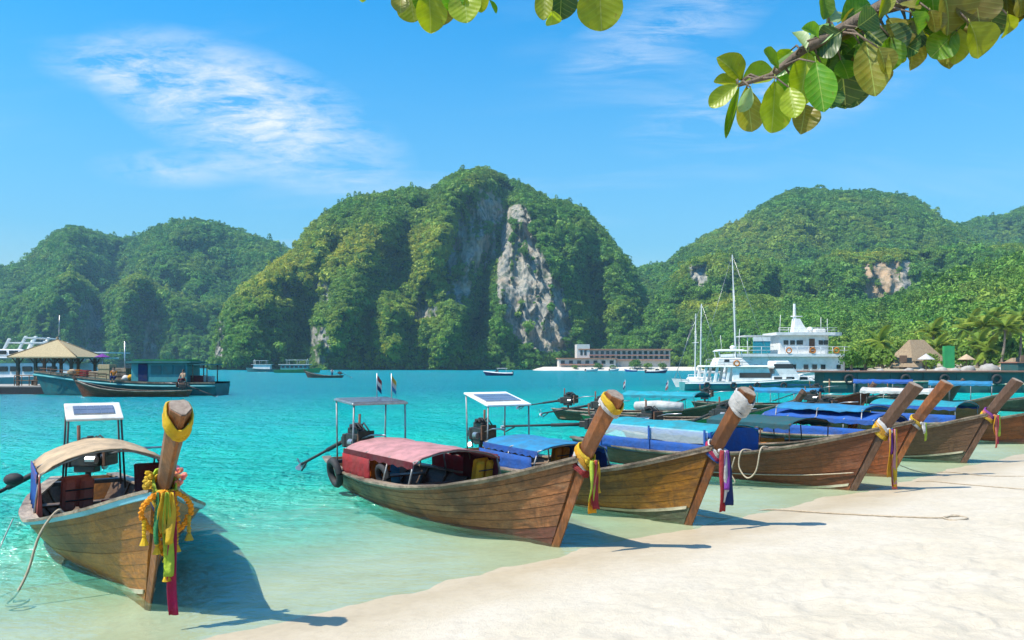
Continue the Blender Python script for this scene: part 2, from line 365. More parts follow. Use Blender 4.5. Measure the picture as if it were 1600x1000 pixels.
for i in range(6):
    V, F = crown_arrays(100 + i, lumps=9 + i % 4, per=36, size=.125 + .02 * (i % 3), flat=.7 + .12 * (i % 3))
    forest_col.objects.link(bpy.data.objects.new('crown', np_mesh('crown', V, F, FOREST_LEAF, False)))
def odd_crown(seed, kind):
    r = np.random.default_rng(seed); V = []; n = 300
    if kind == 'umbrella':
        a = r.uniform(0, 6.28, n); q = np.sqrt(r.uniform(0, 1, n)); p = np.stack([q * np.cos(a), q * np.sin(a), .75 + .18 * (1 - q * q) + r.normal(0, .06, n) - .2 * (np.sin(3 * a + seed) > .3)], 1)
    elif kind == 'column':
        t = r.uniform(0, 1, n); a = r.uniform(0, 6.28, n); q = .42 * np.sqrt(np.sin(np.pi * (t * .9 + .08))) * r.uniform(.6, 1.1, n); p = np.stack([q * np.cos(a), q * np.sin(a), t * 1.7], 1)
    else:
        a = r.uniform(0, 6.28, n); t = r.integers(0, 7, n); q = r.uniform(.1, 1, n); p = np.stack([q * np.cos(t * .9 + .12 * np.sin(a)), q * np.sin(t * .9 + .12 * np.cos(a)), 1.0 + .3 * q - .6 * q * q + r.normal(0, .03, n)], 1)
    nn = r.normal(size=(n, 3)); nn[:, 2] = abs(nn[:, 2]) + .6; nn /= np.linalg.norm(nn, axis=1)[:, None]; t = np.cross(nn, r.normal(size=(n, 3))); t /= np.linalg.norm(t, axis=1)[:, None]; b = np.cross(nn, t); s = r.uniform(.05, .13, n)[:, None]
    V = np.stack([p - t * s, p - b * s * .7, p + t * s, p + b * s * .7], 1).reshape(-1, 3); tr = np.array([[-.04, 0, -.6], [.04, 0, -.6], [.025, .02, 1.0], [-.025, .02, 1.0], [0, -.04, -.6], [0, .04, -.6], [.02, .025, 1.0], [.02, -.025, 1.0]])
    V = np.concatenate([V, tr]); return V, np.arange(len(V)).reshape(-1, 4)
for i, k in enumerate(('umbrella', 'column', 'star', 'umbrella')):
    V, F = odd_crown(500 + i, k); forest_col.objects.link(bpy.data.objects.new('crown', np_mesh('crown', V, F, FOREST_LEAF, False)))
gn = bpy.data.node_groups.new('forest_scatter', 'GeometryNodeTree')
gn.interface.new_socket('Geometry', in_out='INPUT', socket_type='NodeSocketGeometry'); gn.interface.new_socket('Geometry', in_out='OUTPUT', socket_type='NodeSocketGeometry')
_gi = gn.nodes.new('NodeGroupInput'); _go = gn.nodes.new('NodeGroupOutput'); _ip = gn.nodes.new('GeometryNodeInstanceOnPoints'); _ci = gn.nodes.new('GeometryNodeCollectionInfo')
_ci.inputs['Collection'].default_value = forest_col; _ci.inputs['Separate Children'].default_value = True; _ci.inputs['Reset Children'].default_value = True
_ip.inputs['Pick Instance'].default_value = True
gn.links.new(_gi.outputs[0], _ip.inputs['Points']); gn.links.new(_ci.outputs[0], _ip.inputs['Instance'])
for nm, ty, so in (('rot', 'FLOAT_VECTOR', 'Rotation'), ('siz', 'FLOAT_VECTOR', 'Scale')):
    a = gn.nodes.new('GeometryNodeInputNamedAttribute'); a.data_type = ty; a.inputs['Name'].default_value = nm; gn.links.new(a.outputs[0], _ip.inputs[so])
gn.links.new(_ip.outputs[0], _go.inputs[0])
def forest(name, pts, size, tint, label):
    n = len(pts); me = bpy.data.meshes.new(name); me.vertices.add(n); me.vertices.foreach_set('co', np.asarray(pts, np.float32).ravel())
    r = rng
    a = me.attributes.new('rot', 'FLOAT_VECTOR', 'POINT'); rot = np.zeros((n, 3), np.float32); rot[:, 2] = r.uniform(0, 6.28, n); rot[:, :2] = r.normal(0, .12, (n, 2)); a.data.foreach_set('vector', rot.ravel())
    a = me.attributes.new('siz', 'FLOAT_VECTOR', 'POINT'); s = np.stack([size, size, size * r.uniform(.8, 1.25, n)], 1).astype(np.float32); a.data.foreach_set('vector', s.ravel())
    a = me.attributes.new('tint', 'FLOAT', 'POINT'); a.data.foreach_set('value', np.clip(tint, 0, 1).astype(np.float32))
    o = bpy.data.objects.new(name, me); link(o); md = o.modifiers.new('scatter', 'NODES'); md.node_group = gn
    return tag(o, label, 'forest', kind='stuff')
def seg_dist(px, py, a, b):
    ax, ay = a; bx, by = b; L = (bx - ax) ** 2 + (by - ay) ** 2
    t = np.clip(((px - ax) * (bx - ax) + (py - ay) * (by - ay)) / L, 0, 1)
    return np.hypot(px - ax - t * (bx - ax), py - ay - t * (by - ay))
def poly_mask(px, py, poly, soft=8):
    ins = np.zeros(px.shape, bool); n = len(poly); dist = np.full(px.shape, 1e9)
    for i in range(n):
        x0, y0 = poly[i]; x1, y1 = poly[(i + 1) % n]
        c = ((y0 > py) != (y1 > py)) & (px < (x1 - x0) * (py - y0) / ((y1 - y0) or 1e-9) + x0); ins ^= c
        dist = np.minimum(dist, seg_dist(px, py, poly[i], poly[(i + 1) % n]))
    return np.clip(.5 + np.where(ins, 1, -1) * dist / (2 * soft), 0, 1)
def hill(name, prof, Yr, Yf, label, flabel, base=577, step=2.0, rows=150, lumps=((60, 16), (24, 7), (9, 2.2)), ridges=(), rocks=(), tints=(), crown=(1.77, 2.86), dens=5.50, tint0=.05, gpow=1.0, drop=4, rug=1.0, seed=0.0, crest=.9):
    """A hill built as columns from its foot (depth Yf) to its crest (depth Yr) and down its far side; ridges/gullies push the slope out or in."""
    prof = np.array(prof, float); px = np.arange(prof[0, 0], prof[-1, 0] + .1, step)
    top = np.interp(px, prof[:, 0], prof[:, 1]) + drop + 1.2 * fbm(px / 23 + seed, px * 0 + seed, 3)
    yr = np.interp(px, [q[0] for q in Yr], [q[1] for q in Yr]); yf = np.interp(px, [q[0] for q in Yf], [q[1] for q in Yf])
    bs = np.interp(px, [q[0] for q in base], [q[1] for q in base]) if not np.isscalar(base) else np.full(px.shape, float(base))
    v = np.linspace(0, 1, rows)[None, :]; PX = np.repeat(px[:, None], rows, 1)
    fr = np.sin(v * np.pi / 2) ** crest
    PY = bs[:, None] + (top - bs)[:, None] * fr
    Y = yf[:, None] + (yr - yf)[:, None] * v ** gpow
    env = np.clip((1 - v) * 6, 0, 1) * np.clip(v * 8 + .35, 0, 1)
    D = 0
    for w, a in lumps: D = D + a * (ridged(PX / w + seed, PY / (w * 1.5) + seed, 2) * .6 + .5 * fbm(PX / w + 9 + seed, PY / (w * 1.2), 2))
    for pts, w, a in ridges:
        dist = np.min([seg_dist(PX, PY, pts[i], pts[i + 1]) for i in range(len(pts) - 1)], 0); D = D + 1.35 * a * np.exp(-(dist / w) ** 2)
    rock = np.zeros(PX.shape)
    for poly, amt in rocks:
        mk = poly_mask(PX, PY, poly, 5); rock = np.maximum(rock, amt * mk)
    rock = rock * np.clip(.88 + .95 * fbm(PX / 12 + seed, PY / 34, 5, .6), 0, 1.25)
    D = D * (1 - .55 * np.clip(rock, 0, 1)) + np.clip(rock, 0, 1) * .7 * ridged(PX / 6 + seed, PY / 110, 3)
    Y = Y - rug * D * env
    # far side
    nb = 14; vb = np.linspace(0, 1, nb + 1)[None, 1:]
    Yb = Y[:, -1:] + vb * (60 + (yr - yf)[:, None] * .6); zt = CH - (top[:, None] - HOR) / FPX * Y[:, -1:]
    Zb = zt * np.cos(vb * np.pi / 2) - .5
    X = (PX - 800) / FPX * Y; Z = CH - (PY - HOR) / FPX * Y
    Xb = (px[:, None] - 800) / FPX * Y[:, -1:] * np.ones_like(vb) + 0 * Yb
    X = np.concatenate([X, Xb], 1); Yall = np.concatenate([Y, Yb], 1); Z = np.concatenate([Z, Zb], 1); nv = rows + nb
    V = np.stack([X, Yall, Z], -1).reshape(-1, 3); F = grid_faces(len(px), nv)
    me = np_mesh(name, V, F, ROCK); o = bpy.data.objects.new(name, me); link(o); tag(o, label, 'hill', kind='structure')
    rk = np.concatenate([rock, np.zeros((len(px), nb))], 1).ravel(); at = me.attributes.new('rock', 'FLOAT', 'POINT'); at.data.foreach_set('value', rk.astype(np.float32))
    # forest points: area weighted over the faces
    q = V[F]; area = .5 * np.linalg.norm(np.cross(q[:, 2] - q[:, 0], q[:, 3] - q[:, 1]), axis=1)
    jj = (np.arange(len(F)) % (nv - 1)); area = np.where(jj > rows + 2, 0, area)
    fpx = np.repeat(PX[:, :1], nv, 1).ravel()[F[:, 0]]; fpy = np.concatenate([PY, np.repeat(PY[:, -1:], nb, 1)], 1).ravel()[F[:, 0]]
    keep = np.clip(1 - rk[F].mean(1) * 1.5, .02, 1)
    w = area * keep; n = int(w.sum() / dens); idx = rng.choice(len(F), n, p=w / w.sum()); u = rng.uniform(size=(n, 1)); t = rng.uniform(size=(n, 1)); qq = q[idx]
    pt = (qq[:, 0] * (1 - u) + qq[:, 1] * u) * (1 - t) + (qq[:, 3] * (1 - u) + qq[:, 2] * u) * t
    tn = np.full(n, tint0 * .6) + rng.uniform(0, .1, n) + .2 * np.clip(fbm(pt[:, 0] / 26 + seed, pt[:, 2] / 20, 3), 0, 1)
    for cx, cy_, rx, ry, a in tints: tn += a * np.exp(-((fpx[idx] - cx) / rx) ** 2 - ((fpy[idx] - cy_) / ry) ** 2) * rng.uniform(.3, 1.3, n)
    sz = (crown[0] * .5 + (crown[1] * 1.5 - crown[0] * .5) * rng.beta(1.5, 3.2, n)) * np.where(rng.uniform(size=n) < .035, 1.75, 1.0) * np.where(rk[F[idx]].mean(1) > .25, .6, 1); pt[:, 2] -= sz * .25
    forest(name + '_forest', pt, sz, tn, flabel)
    return o
hill('distant_hill', [(-760, 574), (-640, 540), (-480, 505), (-360, 478), (-260, 470), (-120, 440), (0, 415), (40, 408), (60, 385), (90, 360), (115, 352), (150, 362), (180, 370), (215, 368), (250, 352), (280, 345), (310, 343), (345, 350), (390, 365), (430, 380), (460, 392), (520, 420), (600, 470)],
     [(0, 860), (600, 820)], [(0, 690), (600, 640)], 'hazy forested hill behind the left foothills', 'dense forest on the hazy far left hill',
     ridges=(([(110, 352), (100, 420), (60, 520)], 26, 30), ([(300, 345), (260, 400), (330, 480)], 30, 26), ([(180, 400), (190, 520)], 26, -30), ([(400, 380), (420, 480)], 30, 16)), crown=(2.18, 3.54), dens=8.50, tint0=.0, seed=3.1, rug=1.2,
     lumps=((80, 24), (34, 12), (12, 4)))
hill('left_foothill', [(-420, 576), (-340, 545), (-260, 520), (-80, 500), (0, 476), (60, 452), (85, 432), (115, 424), (132, 440), (150, 462), (180, 448), (200, 432), (218, 427), (238, 438), (270, 462), (300, 470), (340, 492), (372, 530), (390, 574)],
     [(0, 660), (400, 640)], [(0, 610), (400, 600)], 'steep pinnacled foothill at the left shore', 'forest on the pinnacled left foothill', rows=110,
     ridges=(([(115, 426), (70, 480), (40, 570)], 18, 16), ([(216, 430), (190, 480), (180, 560)], 16, 18), ([(218, 430), (275, 480), (300, 560)], 16, 12), ([(150, 470), (165, 570)], 20, -22), ([(245, 480), (235, 570)], 16, -18)),
     rocks=(([(120, 470), (160, 480), (165, 560), (128, 565)], .7), ([(225, 490), (250, 500), (250, 565), (222, 570)], .6), ([(60, 480), (72, 478), (70, 540), (55, 540)], .6)), crown=(1.90, 3.13), dens=7.50, tint0=.02, tints=((200, 440, 40, 14, .35), (110, 428, 40, 14, .3), (250, 460, 30, 20, .25)), seed=8.8, gpow=1.2)
hill('cliff_mountain', [(330, 575), (334, 540), (342, 500), (360, 470), (400, 432), (440, 405), (462, 390), (480, 362), (500, 340), (530, 318), (560, 305), (600, 300), (640, 295), (665, 297), (685, 290), (700, 275), (720, 268), (745, 264), (770, 265), (790, 275), (815, 285), (840, 300), (855, 311), (880, 312), (910, 325), (930, 345), (950, 370), (970, 395), (985, 412), (998, 445), (1010, 480), (1060, 530), (1100, 572)],
     [(330, 440), (420, 500), (600, 540), (780, 530), (960, 540), (1100, 560)], [(330, 415), (500, 408), (820, 410), (1000, 430), (1100, 450)], 'great limestone mountain with a bare streaked cliff', 'forest covering the great limestone mountain', rows=190,
     ridges=(([(745, 268), (715, 300), (690, 350), (665, 420), (640, 480)], 22, 26), ([(795, 300), (785, 360), (762, 430), (742, 530)], 20, -30), ([(815, 320), (792, 370), (780, 430), (780, 520)], 14, 14), ([(830, 340), (850, 430), (860, 540)], 30, 16), ([(925, 390), (932, 460), (935, 540)], 22, -22), ([(880, 315), (950, 400), (985, 470), (990, 560)], 30, 18),
             ([(590, 366), (555, 420), (520, 520)], 30, 22), ([(640, 300), (600, 340)], 24, 10), ([(620, 400), (640, 470)], 24, -20), ([(440, 410), (400, 480), (380, 560)], 26, 18), ([(480, 470), (470, 560)], 22, -18), ([(600, 480), (610, 560)], 26, 16), ([(700, 480), (700, 560)], 26, 18), ([(510, 345), (470, 430)], 26, 12)),
     rocks=(([(795, 325), (815, 318), (832, 345), (848, 400), (878, 450), (893, 500), (888, 545), (850, 552), (812, 530), (786, 500), (776, 440), (780, 390)], 1.15), ([(800, 400), (845, 400), (878, 450), (893, 500), (888, 545), (850, 552), (812, 530), (786, 500), (782, 450)], 1.9), ([(722, 305), (768, 285), (792, 325), (776, 400), (745, 440), (722, 480), (695, 470), (700, 400)], .64), ([(640, 460), (690, 470), (690, 500), (640, 500)], .55), ([(490, 435), (520, 440), (515, 475), (490, 478)], .7), ([(485, 510), (520, 505), (515, 570), (482, 572)], .6), ([(440, 440), (460, 440), (455, 468), (440, 466)], .6), ([(335, 480), (352, 478), (348, 560), (334, 560)], .7)),
     crown=(1.50, 2.65), dens=4.25, tint0=.06, tints=((430, 440, 75, 45, .6), (550, 390, 85, 35, .6), (670, 400, 40, 70, .45), (610, 500, 90, 40, .3), (590, 558, 60, 20, .6), (745, 290, 30, 20, .3)), seed=1.7)  # left flank tint spots: yellow foliage with sunlight put into the colour
hill('far_right_hill', [(1380, 420), (1450, 372), (1490, 350), (1530, 338), (1570, 334), (1600, 322), (1650, 300), (1720, 290), (1800, 320), (1900, 400)], [(1380, 820), (1900, 820)], [(1380, 700), (1900, 700)], 'far forested hill at the right edge', 'forest on the far right hill', rows=70, crown=(2.04, 3.26), dens=8.50, seed=5.5)
hill('right_hill', [(930, 480), (985, 422), (1003, 416), (1020, 412), (1045, 410), (1062, 392), (1090, 375), (1130, 355), (1165, 340), (1200, 315), (1230, 298), (1260, 293), (1300, 297), (1350, 297), (1400, 303), (1430, 310), (1450, 325), (1470, 340), (1500, 352), (1530, 372), (1570, 390), (1620, 410), (1700, 440)],
     [(930, 700), (1300, 700), (1700, 700)], [(930, 560), (1300, 500), (1700, 480)], 'broad rounded forested hill on the right', 'dense forest on the broad right hill', base=[(930, 520), (1700, 480)], rows=120, crown=(1.90, 3.13), dens=7.00, tint0=.03, tints=((1160, 370, 80, 30, .3), (1330, 360, 120, 30, .12)), seed=6.3)
hill('terrace_cliff', [(960, 540), (1000, 492), (1035, 462), (1055, 428), (1085, 402), (1130, 398), (1180, 404), (1230, 416), (1262, 420), (1285, 404), (1310, 394), (1350, 396), (1400, 392), (1440, 392), (1480, 384), (1530, 388), (1570, 384), (1620, 378), (1720, 360), (1800, 360)],
     [(960, 480), (1300, 470), (1800, 440)], [(960, 440), (1300, 425), (1800, 390)], 'low cliff terrace with a white rock scar', 'forest hanging over the low cliff terrace', base=[(960, 575), (1100, 500), (1800, 480)], rows=70,
     ridges=(([(1090, 405), (1095, 470)], 16, 10), ([(1265, 425), (1270, 480)], 18, -18), ([(1230, 420), (1240, 480)], 12, 8), ([(1310, 400), (1330, 480)], 20, 12), ([(1450, 400), (1460, 470)], 40, -16), ([(1540, 392), (1560, 470)], 30, 10)),
     rocks=(([(1352, 414), (1420, 410), (1420, 470), (1354, 480)], 2.6), ([(1078, 415), (1104, 412), (1106, 448), (1082, 450)], .9)), crown=(1.63, 2.58), dens=4.50, tint0=.05, tints=((1360, 400, 60, 16, .45), (1150, 412, 70, 18, .25), (1070, 430, 30, 20, .3)), seed=2.2, gpow=1.3)
hill('shore_slope', [(930, 560), (960, 540), (1000, 512), (1040, 486), (1075, 470), (1110, 462), (1160, 462), (1220, 468), (1300, 470), (1362, 474), (1400, 466), (1440, 452), (1490, 436), (1540, 420), (1600, 400), (1700, 366), (1850, 340), (2100, 420), (2250, 560)],
     [(930, 455), (1075, 445), (1200, 400), (1450, 330), (1700, 270), (1850, 260)], [(930, 420), (1075, 412), (1130, 320), (1250, 220), (1400, 150), (1600, 118), (1850, 100)], 'low forested slope behind the beach resort', 'tall lush forest on the slope behind the beach', base=[(930, 577), (1850, 571), (2250, 571)], rows=130, crown=(1.43, 2.52), dens=3.75, tint0=.06, tints=((1120, 478, 90, 12, .4), (1400, 540, 100, 25, .2), (1550, 470, 80, 40, .12)), seed=4.4, lumps=((60, 12), (24, 5), (9, 1.6)))
# ------------------------------------------------------------------ long-tail boats
def wood(name, a, b, stain=(.05, .028, .018), stretch=(.35, 4, 4), sc=5.0, st=.75, rough=.46, rnd=.45, wear=(.55, .46, .36), wr=.35):
    m, nt = new_mat(name); tc = nd(nt, 'ShaderNodeTexCoord').outputs['Object']; oi = nd(nt, 'ShaderNodeObjectInfo').outputs['Random']
    off = nd(nt, 'ShaderNodeCombineXYZ', {0: math_(nt, 'MULTIPLY', oi, 13.0), 1: math_(nt, 'MULTIPLY', oi, 7.0), 2: math_(nt, 'MULTIPLY', oi, 5.0)}).outputs[0]
    tv = nd(nt, 'ShaderNodeVectorMath', {0: tc, 1: off}, operation='ADD').outputs[0]
    v = mapping(nt, tv, stretch); g = noise(nt, v, sc, 9, .68, .35); g2 = noise(nt, v, sc * 3.2, 5, .7)
    c = mixc(nt, ramp(nt, g, [(.34, 0.0), (.66, 1.0)]), a, b)
    big = noise(nt, mapping(nt, tc, (.8, 1.4, 1.4)), 1.3, 7, .68, .6)
    c = mixc(nt, ramp(nt, big, [(.43, 0.0), (.60, st)]), c, stain)
    c = mixc(nt, ramp(nt, noise(nt, mapping(nt, tv, (.5, 1.5, 1.5), (0, 0, 0), (4, 4, 4)), 2.4, 8, .72), [(.52, 0.0), (.74, wr)]), c, wear)
    drip = noise(nt, mapping(nt, tc, (5, 5, .35), (0, 0, 0), (2, 6, 3)), 1.6, 6, .7)
    c = mixc(nt, ramp(nt, drip, [(.52, 0.0), (.66, .6)]), c, stain)
    c = mixc(nt, ramp(nt, g2, [(.34, .8), (.47, 0.0)]), c, tuple(q * .35 for q in a))
    c = nd(nt, 'ShaderNodeHueSaturation', {'Value': math_(nt, 'ADD', math_(nt, 'MULTIPLY', oi, rnd), 1 - rnd / 2), 'Color': c}).outputs[0]
    h = math_(nt, 'ADD', g, math_(nt, 'MULTIPLY', g2, .5))
    p = nd(nt, 'ShaderNodeBsdfPrincipled', {'Base Color': c, 'Roughness': math_(nt, 'ADD', rough - .12, math_(nt, 'MULTIPLY', big, .3)), 'Specular IOR Level': .35, 'Normal': bumpn(nt, h, .7, .014)}); out(nt, p.outputs[0]); return m
def cloth(name, c, c2=None, transl=.3, sc=3.0): return basic(name, c, c2 or tuple(q * .6 + .04 for q in c), scale=sc, rough=.85, bump=.7, rnd=.12, spec=.15, bdist=.05, transl=transl, dirt=.35)
M = {}
M['hull_gold'] = wood('hull_gold', (.46, .175, .018), (.27, .090, .010), wr=.06, st=.8, stain=(.09, .045, .016)); M['hull_grey'] = wood('hull_grey', (.36, .145, .055), (.19, .072, .027), wear=(.46, .32, .19), st=.85, wr=.4)
M['hull_ochre'] = wood('hull_ochre', (.34, .15, .016), (.18, .072, .009), st=.75, wr=.25, wear=(.5, .33, .12)); M['hull_umber'] = wood('hull_umber', (.235, .075, .027), (.135, .042, .016), st=.5, wr=.10)
M['hull_red'] = wood('hull_red', (.34, .09, .026), (.22, .06, .02), st=.5, wr=.12); M['hull_ash'] = wood('hull_ash', (.20, .105, .055), (.12, .062, .033), st=.5, wr=.15)
M['bottom_red'] = wood('bottom_red', (.17, .055, .035), (.10, .035, .025), st=.6, wr=.2); M['bottom_green'] = wood('bottom_green', (.10, .12, .07), (.055, .075, .045), st=.6, wr=.2)
PS = (4, 4, .35)
M['prow_rust'] = wood('prow_rust', (.30, .11, .03), (.15, .055, .018), stretch=PS, st=.7, wr=.15); M['prow_dark'] = wood('prow_dark', (.16, .085, .05), (.09, .05, .03), stretch=PS, st=.4, wr=.15)
M['prow_orange'] = wood('prow_orange', (.36, .125, .035), (.19, .065, .02), stretch=PS, st=.6, wr=.12); M['end_grain'] = basic('end_grain', (.33, .26, .20), (.18, .13, .10), 14, .9, .4)
M['deck'] = wood('deck_wood', (.36, .27, .18), (.22, .16, .10), stretch=(3, .4, 3), wr=.5); M['inner'] = wood('inner_wood', (.16, .10, .06), (.10, .06, .04))
M['rail'] = wood('rail_wood', (.46, .37, .27), (.30, .22, .15), wr=.5); M['rail_dark'] = wood('rail_dark', (.26, .18, .12), (.16, .11, .07), wr=.3)
M['blue_paint'] = basic('blue_paint', (.16, .46, .62), (.22, .52, .66), 7, .5, .2, dirt=.6); M['pale_stripe'] = basic('pale_stripe', (.55, .50, .36), (.35, .33, .22), 5, .7, .2, dirt=.5)
M['pipe'] = basic('galvanised_pipe', (.32, .33, .33), (.18, .15, .12), 8, .5, .1, metal=.5); M['darkmetal'] = basic('engine_metal', (.045, .045, .05), (.09, .075, .06), 12, .45, .3, metal=.6); M['rust'] = basic('rusty_metal', (.16, .075, .035), (.07, .04, .03), 10, .8, .4)
M['steel'] = basic('steel', (.5, .5, .5), (.35, .34, .33), 9, .35, .1, metal=.8); M['rubber'] = basic('rubber', (.02, .02, .022), (.035, .035, .035), 9, .75, .2)
M['white'] = basic('white_paint', (.78, .78, .76), (.66, .66, .64), 4, .45, .08, rnd=.05); M['panel'] = basic('solar_cells', (.10, .13, .19), (.14, .17, .24), 3, .2, 0, rnd=0, spec=.6); M['offwhite'] = basic('weathered_board', (.70, .69, .64), (.55, .53, .48), 4, .6, .1, dirt=.3)
for k, c in dict(pink=(.66, .33, .33), red=(.42, .035, .04), maroon=(.16, .02, .03), orange=(.80, .28, .03), cream=(.70, .52, .33), purple=(.25, .12, .26), blue=(.03, .14, .52), sky=(.04, .30, .55), turq=(.03, .42, .52), navy=(.02, .04, .16), yellow=(.85, .56, .03), lime=(.52, .68, .06), magenta=(.60, .03, .12), white_c=(.75, .73, .70), coral=(.75, .22, .16), green=(.05, .35, .12), gold=(.80, .40, .02), teal_d=(.03, .13, .15), violet=(.28, .06, .42)).items(): M[k] = cloth('cloth_' + k, c)
M['rope'] = basic('hemp_rope', (.48, .40, .29), (.33, .26, .18), 30, .9, .5, stretch=(1, 1, 1)); M['rope_blue'] = basic('faded_rope', (.30, .36, .34), (.22, .24, .22), 30, .9, .5)
M['marigold'] = basic('marigold', (.88, .38, .015), (.75, .25, .01), 30, .8, .6, transl=.2); M['petal'] = basic('petals', (.75, .12, .20), (.8, .45, .1), 20, .8, .5)
def film_mat():
    m, nt = new_mat('clear_plastic_sheet'); p = nd(nt, 'ShaderNodeBsdfPrincipled', {'Base Color': (.72, .82, .86, 1), 'Roughness': .18, 'Normal': bumpn(nt, noise(nt, nd(nt, 'ShaderNodeTexCoord').outputs['Object'], 4, 4, .6, 1.0), .6, .05)}).outputs[0]
    t = nd(nt, 'ShaderNodeBsdfTransparent', {0: (.9, .95, 1, 1)}).outputs[0]; out(nt, nd(nt, 'ShaderNodeMixShader', {0: .38, 1: t, 2: p}).outputs[0]); return m
M['film'] = film_mat()

def smooth_tab(xs, ys):
    g = np.linspace(xs[0], xs[-1], 240); y = np.interp(g, xs, ys); k = np.ones(15) / 15
    yp = np.concatenate([2 * y[0] - y[7:0:-1], y, 2 * y[-1] - y[-2:-9:-1]]); y2 = np.convolve(yp, k, 'valid'); return lambda x: float(np.interp(x, g, y2))
class Hull:
    def __init__(s, L, beam, rake=1.0):
        s.L = L; s.rk = .745 * rake; k = rake; a = L / 7.7; b = beam / 2.1
        s.hb = smooth_tab([-8.0 * a, -7.2 * a, -6 * a, -4.2 * a, -2.6 * a, -1.6, -.7, .1 * k, .745 * k], [.46 * b, .66 * b, .90 * b, 1.05 * b, 1.02 * b, .86 * b, .58 * b, .27 * b, .045])
        s.zs = smooth_tab([-8.0 * a, -6.5 * a, -4.5 * a, -3 * a, -1.8, -.6, .2 * k, .745 * k], [.52, .46, .46, .52, .67, .93, 1.17, 1.33])
    def zk(s, u): return -.30 + .18 * max(0, (u - .8) / .2) ** 2 + .22 * max(0, (.18 - u) / .18) ** 2
    def pt(s, u, t, side, off=0.0):
        xs = -s.L - .25 + (s.L + .25 + s.rk) * u; xk = -s.L + s.L * u; zk = s.zk(u); zs = s.zs(xs)
        p = .40 + .45 * max(0, (u - .45) / .55) ** 1.3
        return Vector((xk + (xs - xk) * t, side * (s.hb(xs) * t ** p + off), zk + (zs - zk) * t))
    def half_at(s, x, z):       # half width at a given height
        u = min(1, max(0, (x + s.L) / (s.L + .35))); xs = -s.L - .25 + (s.L + .25 + s.rk) * u; zk = s.zk(u); t = min(1, max(.02, (z - zk) / (s.zs(xs) - zk))); p = .40 + .45 * max(0, (u - .45) / .55) ** 1.3
        return s.hb(xs) * t ** p
def strip(h, u0, u1, t0, t1, side, o0, o1, n=18, sub=2):
    """a curved plank between two heights of the hull: outer skin, edges and back"""
    mb = MB(); secs = []
    for i in range(n):
        u = u0 + (u1 - u0) * i / (n - 1)
        ring = [h.pt(u, t0 + (t1 - t0) * k / sub, side, o1) for k in range(sub + 1)] + [h.pt(u, t1 - (t1 - t0) * k / sub, side, o0) for k in range(sub + 1)]
        secs.append(ring if side < 0 else ring[::-1])
    return mb.loft(secs)
def catenary(a, b, sag, n=10, wob=0.0):
    a = Vector(a); b = Vector(b); return [a.lerp(b, i / n) - Vector((0, 0, sag * 4 * (i / n) * (1 - i / n))) + Vector((random.uniform(-wob, wob), random.uniform(-wob, wob), 0)) for i in range(n + 1)]
def canopy_sheet(x0, x1, w, z, arch, tilt=0.0, sag=.04, nx=13, ny=11, drop=.0, frames=3):
    g = []
    for i in range(nx):
        f = i / (nx - 1); x = x0 + (x1 - x0) * f; row = []
        for j in range(ny):
            q = j / (ny - 1) * 2 - 1
            zz = z + arch * (math.cos(q * 1.35) - math.cos(1.35)) / (1 - math.cos(1.35)) + tilt * (f - .5) - sag * math.sin(math.pi * ((f * frames) % 1.0)) + random.uniform(-.008, .008)
            if abs(q) > .99: zz -= drop * (1 + .4 * math.sin(i * 2.3))
            row.append(Vector((x + random.uniform(-.006, .006), q * w / 2, zz)))
        g.append(row)
    return MB().grid(g)
def curtain(x0, x1, y, z0, z1, fold=.03, nx=22, nz=4, lean=0.0):
    g = []
    for i in range(nx):
        f = i / (nx - 1); ph = i * 1.25; g.append([Vector((x0 + (x1 - x0) * f, y + lean * (k / (nz - 1)) + fold * math.sin(ph + k * .25) * (1.15 - k / (nz - 1)), z0 + (z1 - z0) * k / (nz - 1) + (.02 * math.sin(i * .7) if k == 0 else 0))) for k in range(nz)])
    return MB().grid(g)
